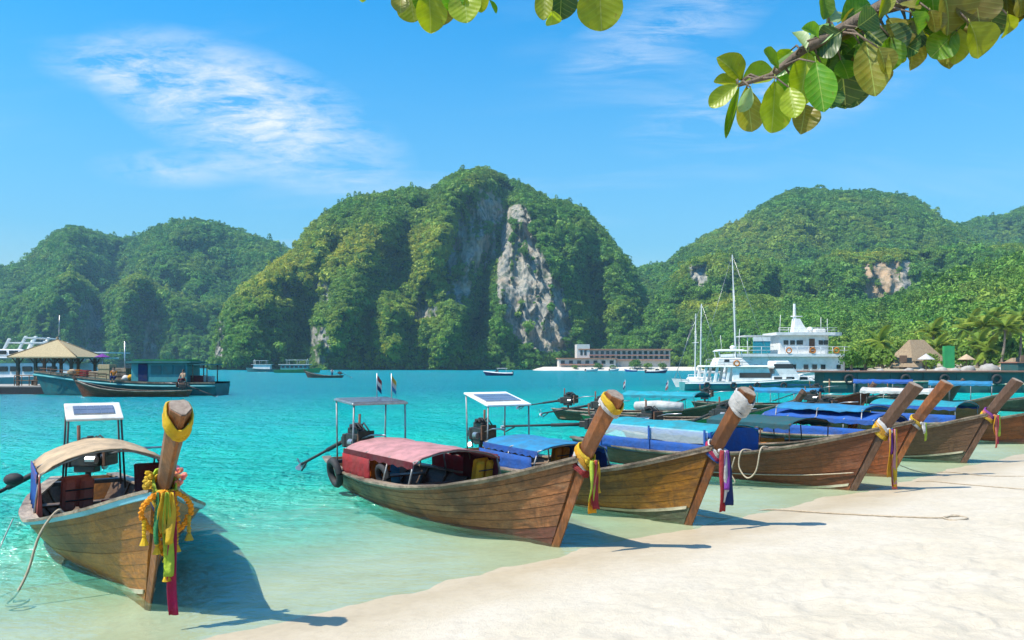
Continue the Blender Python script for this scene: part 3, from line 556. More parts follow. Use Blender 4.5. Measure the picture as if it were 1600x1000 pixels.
def engine(parent, h, tip, yaw=0.0, big=True):
    """car engine on a pivot at the stern with its long propeller shaft"""
    ez = h.zs(-h.L) + .42; ex = -h.L + .35
    def T(x, y, z): c, s_ = math.cos(yaw), math.sin(yaw); return (ex + x * c - y * s_, x * s_ + y * c, ez + z)
    rot = (0, 0, yaw)
    e = MB().box(T(0, 0, 0), (.52, .26, .30), rot).box(T(.02, 0, .21), (.46, .20, .13), rot).box(T(-.02, 0, -.2), (.40, .2, .12), rot).box(T(-.31, 0, -.02), (.12, .30, .30), rot).box(T(-.45, 0, -.03), (.2, .16, .17), rot).build('engine', M['darkmetal'], parent, bevel=.015)
    for k in range(4): tube('exhaust_stub', [T(-.16 + .11 * k, .13, .17), T(-.16 + .11 * k, .22, .20), T(-.18 + .11 * k, .27, .13)], .022, M['rust'], e)
    tube('exhaust_pipe', [T(.2, .27, .12), T(-.25, .28, .10), T(-.38, .30, .25), T(-.40, .32, .55)], .03, M['rust'], e, 8)
    MB().tube([T(.06, -.03, .28), T(.06, -.03, .36)], .15, 14).tube([T(.06, -.03, .36), T(.06, -.03, .39)], .06, 10).build('air_filter', M['rubber'], e, bevel=.01)
    for z, r in ((.02, .10), (-.14, .075), (.2, .05)): MB().tube([T(.28, .02, z), T(.32, .02, z)], r, 14).build('pulley', M['steel'], e)
    MB().tube([T(.30, .09, -.14), T(.30, .12, .02), T(.30, .07, .21), T(.30, -.02, .2), T(.30, -.08, .0), T(.30, -.05, -.15), T(.30, .09, -.14)], .012, 5).build('belt', M['rubber'], e)
    MB().tube([T(.12, -.22, -.02), T(.30, -.22, -.02)], .075, 10).build('alternator', M['steel'], e)
    MB().box(T(.42, 0, .05), (.06, .40, .36), rot).build('radiator', M['rust'], e, bevel=.01)
    for k in range(4): tube('hose', [T(.4, -.12 + .08 * k, .2), T(.25 - .03 * k, -.2 + .1 * k, .36 + .03 * (k % 2)), T(.0, -.14 + .08 * k, .26)], .018, M['rubber'], e)
    tube('tiller', [T(.35, -.1, .05), T(.9, -.14, .18), T(1.5, -.16, .22)], .018, M['steel'], e)
    MB().tube([(ex, 0, h.zs(-h.L) - .25), (ex, 0, ez - .2)], .05, 8).box((ex, 0, h.zs(-h.L) - .02), (.16, h.hb(-h.L + .3) * 2 - .02, .07)).build('engine_mount', M['darkmetal'], e)
    a = Vector(T(-.5, 0, -.04)); b = Vector(tip); d = (b - a).normalized()
    MB().tube([a, a.lerp(b, .38)], .05, 8).tube([a.lerp(b, .38), b], .032, 8).build('propeller_shaft', M['rubber'], e, smooth=True)
    hub = MB().tube([b - d * .06, b + d * .10], [.045, .02], 8); o1 = d.orthogonal().normalized(); o2 = d.cross(o1)
    for k in range(3):
        q = 2.094 * k; rv = o1 * math.cos(q) + o2 * math.sin(q); tv = d.cross(rv)
        hub.loft([[b + rv * r + tv * w + d * (w * .6 + tt) for w, tt in ((-wd, -.004), (wd, -.004), (wd, .004), (-wd, .004))] for r, wd in ((.03, .02), (.09, .06), (.15, .05), (.17, .02))])
    hub.build('propeller', M['steel'], e)
    tube('fin', [a.lerp(b, .85) + Vector((0, 0, -.02)), a.lerp(b, .97) + Vector((0, 0, -.16))], .02, M['rubber'], e)
    return e
def solar(parent, c, size, tilt, feet, frame='offwhite', cells=(4, 2), back=.5, panel_f=(.78, .78), post='pipe'):
    """flat board with a solar panel raised on four posts"""
    rot = Euler(tilt).to_matrix(); c = Vector(c); sx, sy = size
    b = MB().box(c, (sx, sy, .045), rot).build('sun_board', M[frame], parent, bevel=.01)
    MB().box(c + rot @ Vector((0, 0, .030)), (sx * panel_f[0], sy * panel_f[1], .02), rot).build('solar_panel', M['steel'], b)
    for i in range(cells[0]):
        for j in range(cells[1]):
            w = sx * panel_f[0] / cells[0]; v = sy * panel_f[1] / cells[1]
            MB().box(c + rot @ Vector(((i - (cells[0] - 1) / 2) * w, (j - (cells[1] - 1) / 2) * v, .043)), (w * .92, v * .92, .006), rot).build('solar_cell', M['panel'], b)
    for (ax, ay), f in zip(((-.46, -.46), (.46, -.46), (-.46, .46), (.46, .46)), feet): tube('post', [f, c + rot @ Vector((ax * sx, ay * sy, -.02))], .018, M[post], b)
    return b
def boat(label, base, head, L=7.7, beam=2.1, hull='hull_grey', bottom='bottom_red', prow='prow_rust', rail='rail', rub=None, nb=2, stripe=None, planks=8, name='long_tail_boat', prow_len=1.0, group='long tail boats drawn up on the beach', floor=True, tip=None, yaw=0.0, motor=True, rake=1.0, gap=.0016):
    h = Hull(L, beam, rake); hd = Vector((head[0], head[1])).normalized(); rz = math.atan2(hd.y, hd.x)
    root = empty(name, (base[0], base[1], 0), rz, label, 'boat', group)
    # planking
    edges = [0.02] + [.02 + .98 * ((k + 1) / planks) ** .92 for k in range(planks)]
    for side in (-1, 1):
        for k in range(planks):
            t0, t1 = edges[k], edges[k + 1]; g = gap
            m = M[bottom] if k < nb else M[hull]
            strip(h, .0, .992, t0 + (g if k else 0), t1 - g, side, .0, .026 + .003 * ((k * 7 + side) % 3)).build('plank', m, root)
        if stripe:
            strip(h, .3, .985, edges[nb] - .012, edges[nb] + .028, side, .03, .046, 18, 1).build('waterline_stripe', M[stripe], root)
        strip(h, 0, 1.0, .955, 1.0, side, .026, .075, 22, 1).build('rub_rail', M[rub or rail], root)
        cap = []
        for i in range(24):
            u = i / 23 * .995; p = h.pt(u, 1.0, side); w = min(.11, max(.02, abs(p.y) - .01)); cap.append([p + Vector((0, side * .085, -.0)), p + Vector((0, side * .085, .035)), p + Vector((0, -side * w, .035)), p + Vector((0, -side * w, 0))][::-side])
        MB().loft(cap).build('gunwale', M[rail], root)
    g = []
    for i in range(26):
        u = i / 25 * .985; g.append([h.pt(u, t, -1, -.012) for t in (1, .8, .6, .42, .26, .12, .02)] + [h.pt(u, t, 1, -.012) for t in (.02, .12, .26, .42, .6, .8, 1)])
    MB().grid(g).build('hull_lining', M['inner'], root, smooth=True)
    tr = [h.pt(0, t, -1, .0) for t in (1, .7, .45, .25, .08)] + [h.pt(0, t, 1, .0) for t in (.08, .25, .45, .7, 1)]
    MB().loft([tr, [p + Vector((.05, 0, 0)) for p in tr]]).build('transom', M[hull], root)
    # stem and prow board
    pl = prow_len; path = [(-.16, -.30, .05, .14), (.0, -.12, .07, .19), (.36, .58, .08, .21), (.70, 1.26, .11, .24), (.80, 1.41, .135, .25), (.98, 1.66, .15, .255), (.745 + .665 * pl, 1.33 + .86 * pl, .195, .285)]; path = [(x * (rake if x > 0 else 1), z, w, d) for x, z, w, d in path]; root['prow_path'] = [q for p in path for q in p]
    secs = []
    for i, (x, z, w, d) in enumerate(path):
        a = Vector((path[min(i + 1, 6)][0] - path[max(i - 1, 0)][0], 0, path[min(i + 1, 6)][1] - path[max(i - 1, 0)][1])).normalized()
        if i == 6: a = Vector((.45, 0, .89))
        f = Vector((a.z, 0, -a.x)); c = Vector((x, 0, z)); c += f * (.02 - d * .15)
        secs.append([c + f * (d * q) + Vector((0, w * y, 0)) for q, y in ((.5, -.10), (.5, .10), (.06, .5), (-.40, .44), (-.5, .30), (-.5, -.30), (-.40, -.44), (.06, -.5))])
    pr = MB().loft(secs).build('prow', M[prow], root, bevel=.008)
    top = secs[-1]; n_ = (top[2] - top[0]).cross(top[4] - top[0]).normalized(); n_ = n_ if n_.z > 0 else -n_
    MB().loft([[p * .94 + sum(top, Vector()) / 8 * .06 + n_ * q for p in top] for q in (.001, .012)]).build('prow_end', M['end_grain'], pr)
    # fore deck, floor boards, thwarts
    if floor:
        nfd = 11
        for k in range(nfd):
            x = -1.75 + k * .205; z = h.zs(x) - .13; w = h.half_at(x, z) - .03
            if w > .05: MB().box((x, 0, z), (.195, 2 * w, .03), (0, -math.atan2(h.zs(x + .1) - h.zs(x - .1), .2), 0)).build('deck_board', M['deck'], root)
        x = -L + .3
        while x < -1.5:
            w = h.half_at(x + .12, .03) - .03; MB().box((x, 0, .06 + random.uniform(-.004, .004)), (.225, 2 * w, .03)).build('floor_board', M['deck'], root); x += .24
    for f in (.22, .42, .62): x = -L * f - .9; MB().box((x, 0, .33), (.26, 2 * h.half_at(x, .33) - .03, .035)).build('thwart', M['rail_dark'], root, bevel=.006)
    for i in range(9):
        u = .1 + .085 * i; MB().tube([h.pt(u, t, -1, -.035) for t in (.98, .7, .4, .15)] + [h.pt(u, t, 1, -.035) for t in (.15, .4, .7, .98)], .022, 5).build('rib', M['rail_dark'], root)
    if motor: engine(root, h, tip or (-L - 2.6, .3, .0), yaw)
    return root, h
def awning(root, h, x0, x1, z, w, arch, mat, tilt=0.0, npost=3, drop=.05, sag=.035, post='pipe', trim=None, both=True):
    c = canopy_sheet(x0, x1, w, z, arch, tilt, sag, drop=drop, frames=npost - 1).build('canopy', M[mat], root, smooth=True, solid=.012)
    for i in range(npost):
        f = i / (npost - 1); x = x0 + (x1 - x0) * f + (.04 if i == 0 else -.04 if i == npost - 1 else 0); zz = z + tilt * (f - .5)
        hw = min(w / 2 - .03, 1.2)
        for s in (-1, 1):
            if both or True: tube('awning_post', [(x, s * (h.hb(x) - .08), h.zs(x) - .05), (x, s * hw, zz - .02)], .017, M[post], c)
        tube('awning_hoop', [(x, q * hw, zz - .025 + arch * (math.cos(q * 1.35) - math.cos(1.35)) / (1 - math.cos(1.35))) for q in (-1, -.7, -.35, 0, .35, .7, 1)], .015, M[post], c)
    if trim:
        for s in (-1, 1):
            g = [[Vector((x0 + (x1 - x0) * i / 16, s * (w / 2 + .008), z + tilt * (i / 16 - .5) - .02)), Vector((x0 + (x1 - x0) * i / 16, s * (w / 2 + .012), z + tilt * (i / 16 - .5) - .12 - .035 * (i % 2)))] for i in range(17)]
            MB().grid(g).build('valance', M[trim], c, solid=.006)
    return c
def toW(root, p): return Matrix.Rotation(root.rotation_euler.z, 4, 'Z') @ Vector(p) + root.location
def ribbons(root, label, s0, sashes, strips, garland=None, top=None, name='prow_ribbons', flowers=False):
    """cloth bands knotted round the prow (s0 = distance up the stem) with hanging strips; hangs from the boat, a thing of its own"""
    pp = np.array(list(root['prow_path'])).reshape(-1, 4)[1:]; del root['prow_path']; root['prow_path'] = [float(q) for q in np.concatenate([[0, 0, 0, 0], pp.ravel()])]
    cum = np.concatenate([[0], np.cumsum(np.hypot(np.diff(pp[:, 0]), np.diff(pp[:, 1])))])
    def stem(s): return tuple(float(np.interp(s, cum, pp[:, k])) for k in range(4))
    s0 = float(cum[2]) + .04 + (s0 - 1.42); x, z, w, d = stem(s0); e = empty(name, toW(root, (x, 0, z)), root.rotation_euler.z, label, 'ribbons', 'ribbons tied round the boat prows')
    def ring(s, grow, wid, m, droop=.05, nm='sash'):
        xx, zz, w_, d_ = stem(s); x2, z2, _, _ = stem(s + .05); A = Vector((x2 - xx, 0, z2 - zz)).normalized(); Fv = Vector((A.z, 0, -A.x)); C = Vector((xx - x, 0, zz - z)) + Fv * (.02 - d_ * .15); secs = []; wid *= 1.45; rx = d_ * .5 + .006 + grow * .75; ry = w_ * .5 + .006 + grow * .75; ph = random.uniform(0, 6); n = 24
        sq = lambda v, e_: math.copysign(abs(v) ** e_, v)
        for k in range(n):
            a = 2 * math.pi * k / n; ca, sa = math.cos(a), math.sin(a); fx = sq(ca, .55) * rx; fy = sq(sa, .55) * ry
            if fx > 0: fy *= 1 - .45 * (fx / rx) ** 2
            dz = -droop * ca + .014 * math.sin(2 * a + ph); c = C + Fv * fx + Vector((0, fy, 0)) + A * dz
            nv = (Fv * ca + Vector((0, sa, 0))).normalized(); ww = wid * (.85 + .18 * math.sin(3 * a + ph) + .12 * random.random()); c = c + A * random.uniform(-.008, .008) + nv * random.uniform(0, .008)
            secs.append([c + A * ww / 2 - nv * .004] + [c + A * ww * q + nv * t for q, t in ((.36, .016), (.2, .003), (.04, .02), (-.14, .004), (-.32, .017))] + [c - A * ww / 2 - nv * .004])
        secs.append(secs[0]); MB().loft(secs, caps=False).build(nm, M[m], e, smooth=True)
    for ds, grow, wid, m in sashes: ring(s0 + ds, grow, wid, m)
    kn = MB().ball((d * .5 + .03, 0, -.03), (.05, .055, .05), 9, 7, .008).ball((d * .5 + .02, .05, .01), (.03, .05, .035), 8, 6, .006).ball((d * .5 + .02, -.05, .01), (.03, .05, .035), 8, 6, .006); kn.build('knot', M[sashes[0][3]], e, smooth=True)
    for (y, fx, ln, wid, m) in strips:
        g = []; n = 14; ph = random.uniform(0, 6)
        for i in range(n):
            f = i / (n - 1); sp = (.45 + .75 * min(1, f * 2.5)) * wid * 1.7; zz = .02 - ln * f
            cx = d * .55 + fx + .03 * math.sin(f * 5 + ph) * f; cyy = y + .025 * math.sin(f * 4 + ph * 2) * f
            g.append([Vector((cx + .022 * math.cos(q * 2.6 + f * 3 + ph), cyy + sp * q * .5, zz + .01 * random.random())) for q in (-1, -.5, 0, .5, 1)])
        MB().grid(g).build('ribbon', M[m], e, smooth=True, solid=.006)
    if garland:
        for (r, ln, m) in garland:
            mb = MB(); n = 34
            for i in range(n):
                a = 2 * math.pi * i / n; mb.ball((d * .45 + .05 + .05 * math.cos(a) * .3, r * math.sin(a) * (1.0 if math.cos(a) > -.2 else .9), -ln * .5 + ln * .5 * math.cos(a) + .02), .029, 7, 5, .008)
            mb.build('garland', M[m], e)
            for sy in (-1, 1, 0):
                t = MB(); yy = sy * r * .9; z0 = -ln * .5 if sy else -ln * .95
                for k in range(5): t.ball((d * .45 + .06, yy, z0 - .04 - .035 * k), .022, 6, 5, .004)
                t.tube([(d * .45 + .06, yy, z0 - .2), (d * .45 + .06, yy, z0 - .27)], [.018, .045], 8); t.build('tassel', M['yellow'], e)
    if flowers:
        for sy in (-1, 1):
            f = MB()
            for k in range(16): f.ball((.02 + random.uniform(-.06, .08), sy * (w * .5 + .07 + random.uniform(-.02, .05)), .12 + random.uniform(-.06, .1)), random.uniform(.02, .035), 6, 4, .008)
            f.build('flower_bunch', M['petal' if sy > 0 else 'yellow'], e)
    if top:
        for ds, grow, wid, m in top: ring(cum[-1] - .13 + ds, grow, wid, m, .02, 'top_sash')
    return e
def rope(label, pts, r=.012, m='rope', name='mooring_rope', n=6):
    fine = []
    P_ = [Vector(p) for p in pts]
    for i in range(len(P_) - 1):
        a, b, c, d = P_[max(i - 1, 0)], P_[i], P_[i + 1], P_[min(i + 2, len(P_) - 1)]
        for k in range(6):
            t = k / 6; fine.append(.5 * ((2 * b) + (c - a) * t + (2 * a - 5 * b + 4 * c - d) * t * t + (3 * b - a - 3 * c + d) * t ** 3))
    fine.append(P_[-1]); o = MB().tube(fine, r, n).build(name, M[m], smooth=True); return tag(o, label, 'rope', 'ropes of the moored boats')

# boat 1 : near left
B1, h1 = boat('golden wooden boat with pale blue rail nearest the left edge', (-4.04, 8.88), (.545, -.84), 7.0, 2.12, 'hull_gold', 'hull_gold', 'prow_rust', 'rail', 'blue_paint', 1, 'pale_stripe', tip=(-7.4, -2.6, -.35), yaw=.9, rake=1.32, gap=.001)
awning(B1, h1, -5.3, -3.3, 1.08, 1.85, .30, 'cream', npost=3, trim='purple', drop=.06)
solar(B1, (-5.7, .0, 1.80), (.60, .86), (0, .42, 0), [(-5.95, -.45, .5), (-5.4, -.45, .5), (-5.95, .45, .5), (-5.4, .45, .5)], cells=(2, 6), panel_f=(.5, .72), post='rubber')
curtain(-5.2, -3.4, -.93, .50, 1.08, .03).build('side_curtain', M['blue'], B1, smooth=True, solid=.008)
curtain(-3.5, -3.2, -.90, .45, 1.05, .035, 10).build('side_curtain', M['coral'], B1, smooth=True, solid=.008)
# boat 2 : centre
B2, h2 = boat('weathered grey planked boat with faded pink awning in the middle', (.60, 11.62), (.55, -.83), 7.7, 2.1, 'hull_grey', 'bottom_red', 'prow_orange', 'rail', None, 2, None, tip=(-9.3, -.6, .22), yaw=.12, gap=.003)
awning(B2, h2, -5.9, -2.8, .96, 1.72, .15, 'pink', tilt=.02, npost=4, trim='maroon')
solar(B2, (-6.55, .0, 1.82), (1.05, 1.25), (.0, .06, .0), [(-7.05, -.55, .45), (-6.1, -.6, .45), (-7.05, .55, .45), (-6.1, .6, .45)], frame='steel', cells=(3, 6), panel_f=(.94, .94))
curtain(-5.7, -4.4, -.97, .42, .86, .02).build('side_curtain', M['red'], B2, smooth=True, solid=.008)
curtain(-4.1, -2.85, .86, .45, .98, .015).build('side_curtain', M['maroon'], B2, smooth=True, solid=.008)
curtain(-5.6, -4.0, .97, .42, .80, .02).build('side_curtain', M['red'], B2, smooth=True, solid=.008)
# boat 3 : behind it, ochre hull
B3, h3 = boat('speckled ochre boat with tricolour ribbon and low blue awning', (2.84, 13.1), (.49, -.87), 7.7, 2.1, 'hull_ochre', 'bottom_green', 'prow_rust', 'rail', None, 2, 'pale_stripe', tip=(-9.6, .9, .5))
awning(B3, h3, -5.6, -3.3, .93, 1.65, .10, 'sky', npost=3, trim='blue')
solar(B3, (-6.5, .0, 1.80), (1.25, 1.15), (.0, .20, .0), [(-7.05, -.5, .45), (-5.95, -.55, .45), (-7.05, .5, .45), (-5.95, .55, .45)], frame='white', cells=(3, 4), panel_f=(.55, .8))
curtain(-5.5, -3.3, -.98, .42, .80, .02).build('side_curtain', M['blue'], B3, smooth=True, solid=.008)
curtain(-4.9, -3.35, .86, .45, .93, .02).build('side_curtain', M['navy'], B3, smooth=True, solid=.008)
# boat 4
B4, h4 = boat('dark umber boat with bright blue plastic windowed awning', (7.05, 16.7), (.6, -.8), 8.0, 2.1, 'hull_umber', 'hull_umber', 'prow_dark', 'rail', None, 1, 'pale_stripe', tip=(-10.3, -1.4, .75), yaw=.5)
awning(B4, h4, -6.6, -2.9, 1.04, 1.75, .13, 'turq', npost=3, drop=.05, trim='blue')
curtain(-6.6, -2.95, -.98, .42, .74, .012).build('side_curtain', M['blue'], B4, smooth=True, solid=.008)
curtain(-6.6, -2.95, -.95, .74, 1.06, .008).build('plastic_window', M['film'], B4, smooth=True)
curtain(-6.6, -2.95, .95, .45, 1.05, .02).build('side_curtain', M['blue'], B4, smooth=True, solid=.008)
MB().grid([[Vector((-2.92, -.9 + 1.8 * i / 8, .5 + .5 * k + .1 * math.cos((i - 4) * .3) * k)) for k in (0, 1)] for i in range(9)]).build('front_curtain', M['blue'], B4, solid=.008)
for x in (-6.5, -4.75, -3.0): box('window_bar', (x, -1.0, .78), (.05, .02, .62), M['blue'], B4)
# boat 5
B5, h5 = boat('red brown boat with short dark teal awning behind the umber boat', (8.85, 18.9), (.6, -.8), 8.0, 2.1, 'hull_red', 'hull_red', 'prow_orange', 'rail', None, 1, None)
awning(B5, h5, -4.6, -2.0, 1.12, 1.8, .12, 'teal_d', npost=4, post='rust', trim='teal_d')
# boat 6
B6, h6 = boat('ash brown boat with long double blue awning near the right edge', (12.0, 21.4), (.6, -.8), 8.2, 2.1, 'hull_ash', 'bottom_green', 'prow_dark', 'rail', None, 2, 'pale_stripe')
awning(B6, h6, -5.6, -1.9, 1.05, 1.9, .16, 'blue', npost=5, trim='blue'); awning(B6, h6, -5.2, -2.3, 1.32, 1.6, .10, 'sky', npost=3)
curtain(-5.5, -2.0, -.98, .42, .78, .02).build('side_curtain', M['blue'], B6, smooth=True, solid=.008)
# boat 7
B7, h7 = boat('red brown boat cut off by the right picture edge', (17.6, 26.4), (.62, -.785), 8.2, 2.1, 'hull_red', 'bottom_red', 'prow_dark', 'rail', None, 2, None)
awning(B7, h7, -5.5, -2.4, 1.15, 1.9, .16, 'turq', npost=4, trim='blue')
curtain(-5.4, -2.4, -.98, .42, .85, .02).build('side_curtain', M['blue'], B7, smooth=True, solid=.008)

# white star painted on the ash brown boat's bow
st = []
for k in range(10):
    a = math.pi / 2 + k * math.pi / 5; rr = .085 if k % 2 == 0 else .035; st.append((.80 + rr * math.cos(a) / 9.0, .70 + rr * math.sin(a) / 1.15))
MB().loft([[h6.pt(u, t, -1, o) for u, t in st] for o in (.034, .042)]).build('painted_star', M['white'], B6)
ribbons(B1, 'long garland of marigolds with lime and magenta ribbons on the golden boat', 1.46, [(0, .03, .07, 'yellow'), (-.10, .05, .07, 'navy'), (.09, .03, .05, 'lime'), (-.05, .06, .05, 'yellow')], [(-.01, .10, .82, .045, 'lime'), (.05, .08, 1.22, .042, 'magenta'), (-.05, .10, .4, .035, 'yellow'), (.03, .12, .5, .035, 'yellow'), (-.09, .07, .5, .02, 'green')], [(.23, .42, 'marigold'), (.10, .62, 'marigold')], [(-.02, .012, .10, 'yellow'), (-.10, .012, .06, 'yellow')], flowers=True)
ribbons(B2, 'yellow, white and red ribbons knotted on the pink awning boat', 1.40, [(.10, .03, .09, 'yellow'), (0, .035, .09, 'white_c'), (-.1, .04, .08, 'red'), (.05, .05, .06, 'gold')], [(0, .08, .72, .07, 'gold'), (.05, .07, .62, .06, 'coral'), (-.04, .09, .55, .05, 'lime'), (.02, .1, .66, .05, 'red'), (.08, .08, .45, .04, 'yellow')], None, [(0, .015, .08, 'yellow'), (-.08, .015, .05, 'white_c')])
ribbons(B3, 'red, white and blue ribbon hanging from the ochre boat', 1.38, [(0, .03, .08, 'white_c'), (-.07, .04, .06, 'blue'), (-.02, .05, .05, 'magenta')], [(-.05, .06, .95, .07, 'red'), (0, .08, .80, .06, 'white_c'), (.05, .07, .85, .08, 'navy'), (.0, .1, .6, .05, 'violet')], None, [(-.02, .02, .12, 'white_c'), (-.12, .025, .1, 'white_c'), (-.2, .02, .06, 'white_c')])
ribbons(B4, 'thick yellow and coral ribbons hanging from the umber boat', 1.42, [(.06, .04, .1, 'white_c'), (0, .05, .1, 'gold'), (-.08, .05, .08, 'yellow')], [(-.1, .06, .95, .07, 'gold'), (.03, .08, 1.2, .08, 'coral'), (.08, .07, 1.15, .07, 'yellow'), (-.02, .05, .5, .06, 'violet'), (.0, .1, 1.1, .05, 'pink')])
ribbons(B5, 'small lime and white ribbon on the red brown boat prow', 1.38, [(0, .03, .07, 'white_c'), (.05, .04, .06, 'yellow')], [(.03, .06, .42, .07, 'lime'), (-.03, .06, .25, .06, 'white_c')])
ribbons(B6, 'orange and green ribbons on the ash brown boat', 1.40, [(0, .04, .09, 'coral'), (-.06, .05, .07, 'yellow'), (.06, .04, .06, 'violet')], [(-.05, .06, .85, .08, 'coral'), (.06, .08, .55, .07, 'lime'), (0, .08, .75, .06, 'magenta'), (-.1, .05, .5, .06, 'gold')])

# ropes
def bl(root, x, y, z): return toW(root, (x, y, z))
def gz(x, y, e=.012): return float(ground_z(np.array(x), np.array(y))) + e
def sand_pt(px, py, lift=.012):
    for _ in range(1):
        Y = 5.0
        z = 0.0
        for k in range(40):
            Y = (CH - z) * FPX / (py - HOR); z = max(0, gz((px - 800) / FPX * Y, Y, 0))
    return Vector(((px - 800) / FPX * Y, Y, z + lift))
q = bl(B1, -1.3, -.80, .86)
rope('hemp rope draped from the golden boat into the water', [bl(B1, -1.2, -.30, .62), bl(B1, -1.3, -.70, .80), q, bl(B1, -1.3, -.98, .60), bl(B1, -1.25, -1.10, .2), bl(B1, -1.15, -1.22, -.03), bl(B1, -1.0, -1.32, -.10), bl(B1, -.9, -1.2, -.10), bl(B1, -1.05, -1.1, -.09), bl(B1, -1.1, -1.25, -.10)], .016)
rope('thin pale line running from the golden boat stern side', [bl(B1, -2.9, -1.22, .55), bl(B1, -2.4, -1.45, .1), bl(B1, -1.6, -1.6, -.05), bl(B1, -.6, -1.55, -.05)], .008, 'rope_blue')
rope('looped pale rope hanging on the umber boat side', [bl(B4, -1.9, -.75, .70), bl(B4, -1.95, -1.02, .70), bl(B4, -2.0, -1.04, .35), bl(B4, -1.8, -1.02, .12), bl(B4, -1.6, -.98, .3), bl(B4, -1.5, -.95, .78), bl(B4, -1.5, -.7, .8)], .018)
rope('short knotted rope end dangling on the umber boat side', [bl(B4, -2.1, -1.06, .55), bl(B4, -2.2, -1.06, .2), bl(B4, -2.1, -1.05, .0), bl(B4, -2.25, -1.05, -.05)], .016)
rope('long rope from the umber boat bow along its hull', [toW(B4, h4.pt(.985 - .06 * i, .36 + .03 * i - .002 * i * i, -1, .065)) for i in range(10)], .012)
def sand_rope(label, start, pix, m='rope', r=.009):
    pts = [Vector(start)] + [sand_pt(*p) for p in pix]; a, b = pts[0], pts[1]
    rope(label, [a, a.lerp(b, .35) - Vector((0, 0, .10)), a.lerp(b, .7) - Vector((0, 0, .10))] + pts[1:], r, m)
sand_rope('taut line from the ochre boat to a knot on the sand', bl(B3, .15, 0, .18), [(1200, 797), (1300, 803), (1400, 808), (1470, 810), (1490, 806), (1512, 811), (1488, 814), (1474, 809), (1500, 807)], 'rope', .013)
sand_rope('line from the umber boat running up the sand to the right', bl(B4, .1, 0, .15), [(1440, 752), (1500, 757), (1560, 762), (1640, 768)])
sand_rope('line from the red brown boat running up the sand', bl(B5, .2, 0, .3), [(1480, 738), (1540, 744), (1600, 745), (1660, 748)])
# ------------------------------------------------------------------ moored ships, quay, huts and hotel
M['hull_teal'] = basic('teal_hull_and_reflection', (.10, .34, .33), (.07, .26, .26), 1.2, .4, .05, rnd=.05); M['cargo_teal'] = basic('cargo_teal_paint', (.03, .17, .17), (.02, .11, .12), 1.2, .5, .1, dirt=.5); M['teal_panel'] = basic('teal_panel', (.07, .32, .34), (.05, .25, .27), 1.5, .5, .05, dirt=.3)
M['glass'] = basic('dark_glass', (.012, .02, .025), (.02, .03, .035), 1, .08, 0, spec=.7, rnd=0); M['quay_teal'] = basic('quay_wall', (.025, .11, .10), (.015, .07, .07), .35, .7, .3, dirt=.5); M['quay_top'] = basic('quay_edge', (.30, .13, .09), (.22, .12, .08), 1, .8, .2)
M['thatch'] = basic('thatch', (.34, .25, .15), (.20, .14, .085), 7, .95, .7, stretch=(1, 1, .25), bdist=.05); M['thatch_tan'] = basic('thatch_tan', (.46, .37, .21), (.33, .26, .15), 9, .95, .6, stretch=(1, 1, .3), bdist=.05)
M['concrete'] = basic('concrete', (.38, .36, .32), (.28, .26, .23), 2, .85, .2, dirt=.3); M['wood_post'] = wood('post_wood', (.22, .13, .075), (.13, .08, .05), stretch=(4, 4, .4))
M['plaster'] = basic('plaster', (.62, .58, .52), (.50, .46, .40), .6, .85, .1, dirt=.25); M['rooftile'] = basic('roof_tile', (.42, .20, .10), (.30, .15, .08), 2, .85, .3); M['balcony'] = basic('balcony_rail', (.45, .22, .15), (.35, .18, .12), 1, .8, .1); M['boat_green'] = basic('boat_green', (.06, .28, .07), (.04, .2, .06), 1, .5, .05); M['dirt'] = basic('shore_soil', (.40, .33, .23), (.26, .22, .13), .5, .95, .4, bdist=.1)
def ship_hull(L, beam, fs, fb, rake=1.2, n=18, full=.55, keel=-.6, chine=.82):
    secs = []
    for i in range(n):
        u = i / (n - 1); hb = beam / 2 * (1 - max(0, (u - full) / (1 - full)) ** 2.1) * (.88 + .12 * min(1, u * 4)) + .03; z = fs + (fb - fs) * max(0, (u - .25) / .75) ** 2
        rk = rake * u ** 6; x = -L / 2 + (L - rake) * u
        secs.append([Vector((x + rk, -hb, z)), Vector((x + rk * .45, -hb * (chine - .1 * u), .15)), Vector((x + rk * .1, -hb * .45, keel)), Vector((x + rk * .1, hb * .45, keel)), Vector((x + rk * .45, hb * (chine - .1 * u), .15)), Vector((x + rk, hb, z))])
    return MB().loft(secs), secs
def fender(c, r, parent, ax='y'):
    c = Vector(c); mb = MB(); pts = [c + Vector((r * math.cos(a), 0, r * math.sin(a))) for a in [i * math.pi / 6 for i in range(13)]]; mb.tube(pts, r * .36, 6, caps=False).build('tyre_fender', M['rubber'], parent, smooth=True)
def railing(pts, hgt, parent, mat='white', step=1.2, r=.03):
    pts = [Vector(p) for p in pts]
    for k in (1.0, .5): tube('rail', [p + Vector((0, 0, hgt * k)) for p in pts], r, M[mat], parent, 5)
    for a, b in zip(pts[:-1], pts[1:]):
        n = max(1, int((b - a).length / step))
        for i in range(n): p = a.lerp(b, i / n); tube('stanchion', [p, p + Vector((0, 0, hgt))], r, M[mat], parent, 5)
def cabin(name, x0, x1, w, z0, z1, mat, parent, front=0.0, back=0.0, bevel=.08, tin=.1):
    v = [(x0, -w / 2, z0), (x1, -w / 2, z0), (x1, w / 2, z0), (x0, w / 2, z0), (x0 + back, -w / 2 + tin, z1), (x1 - front, -w / 2 + tin, z1), (x1 - front, w / 2 - tin, z1), (x0 + back, w / 2 - tin, z1)]
    return MB().add(v, [(3, 2, 1, 0), (4, 5, 6, 7), (0, 1, 5, 4), (1, 2, 6, 5), (2, 3, 7, 6), (3, 0, 4, 7)]).build(name, M[mat], parent, bevel=bevel)
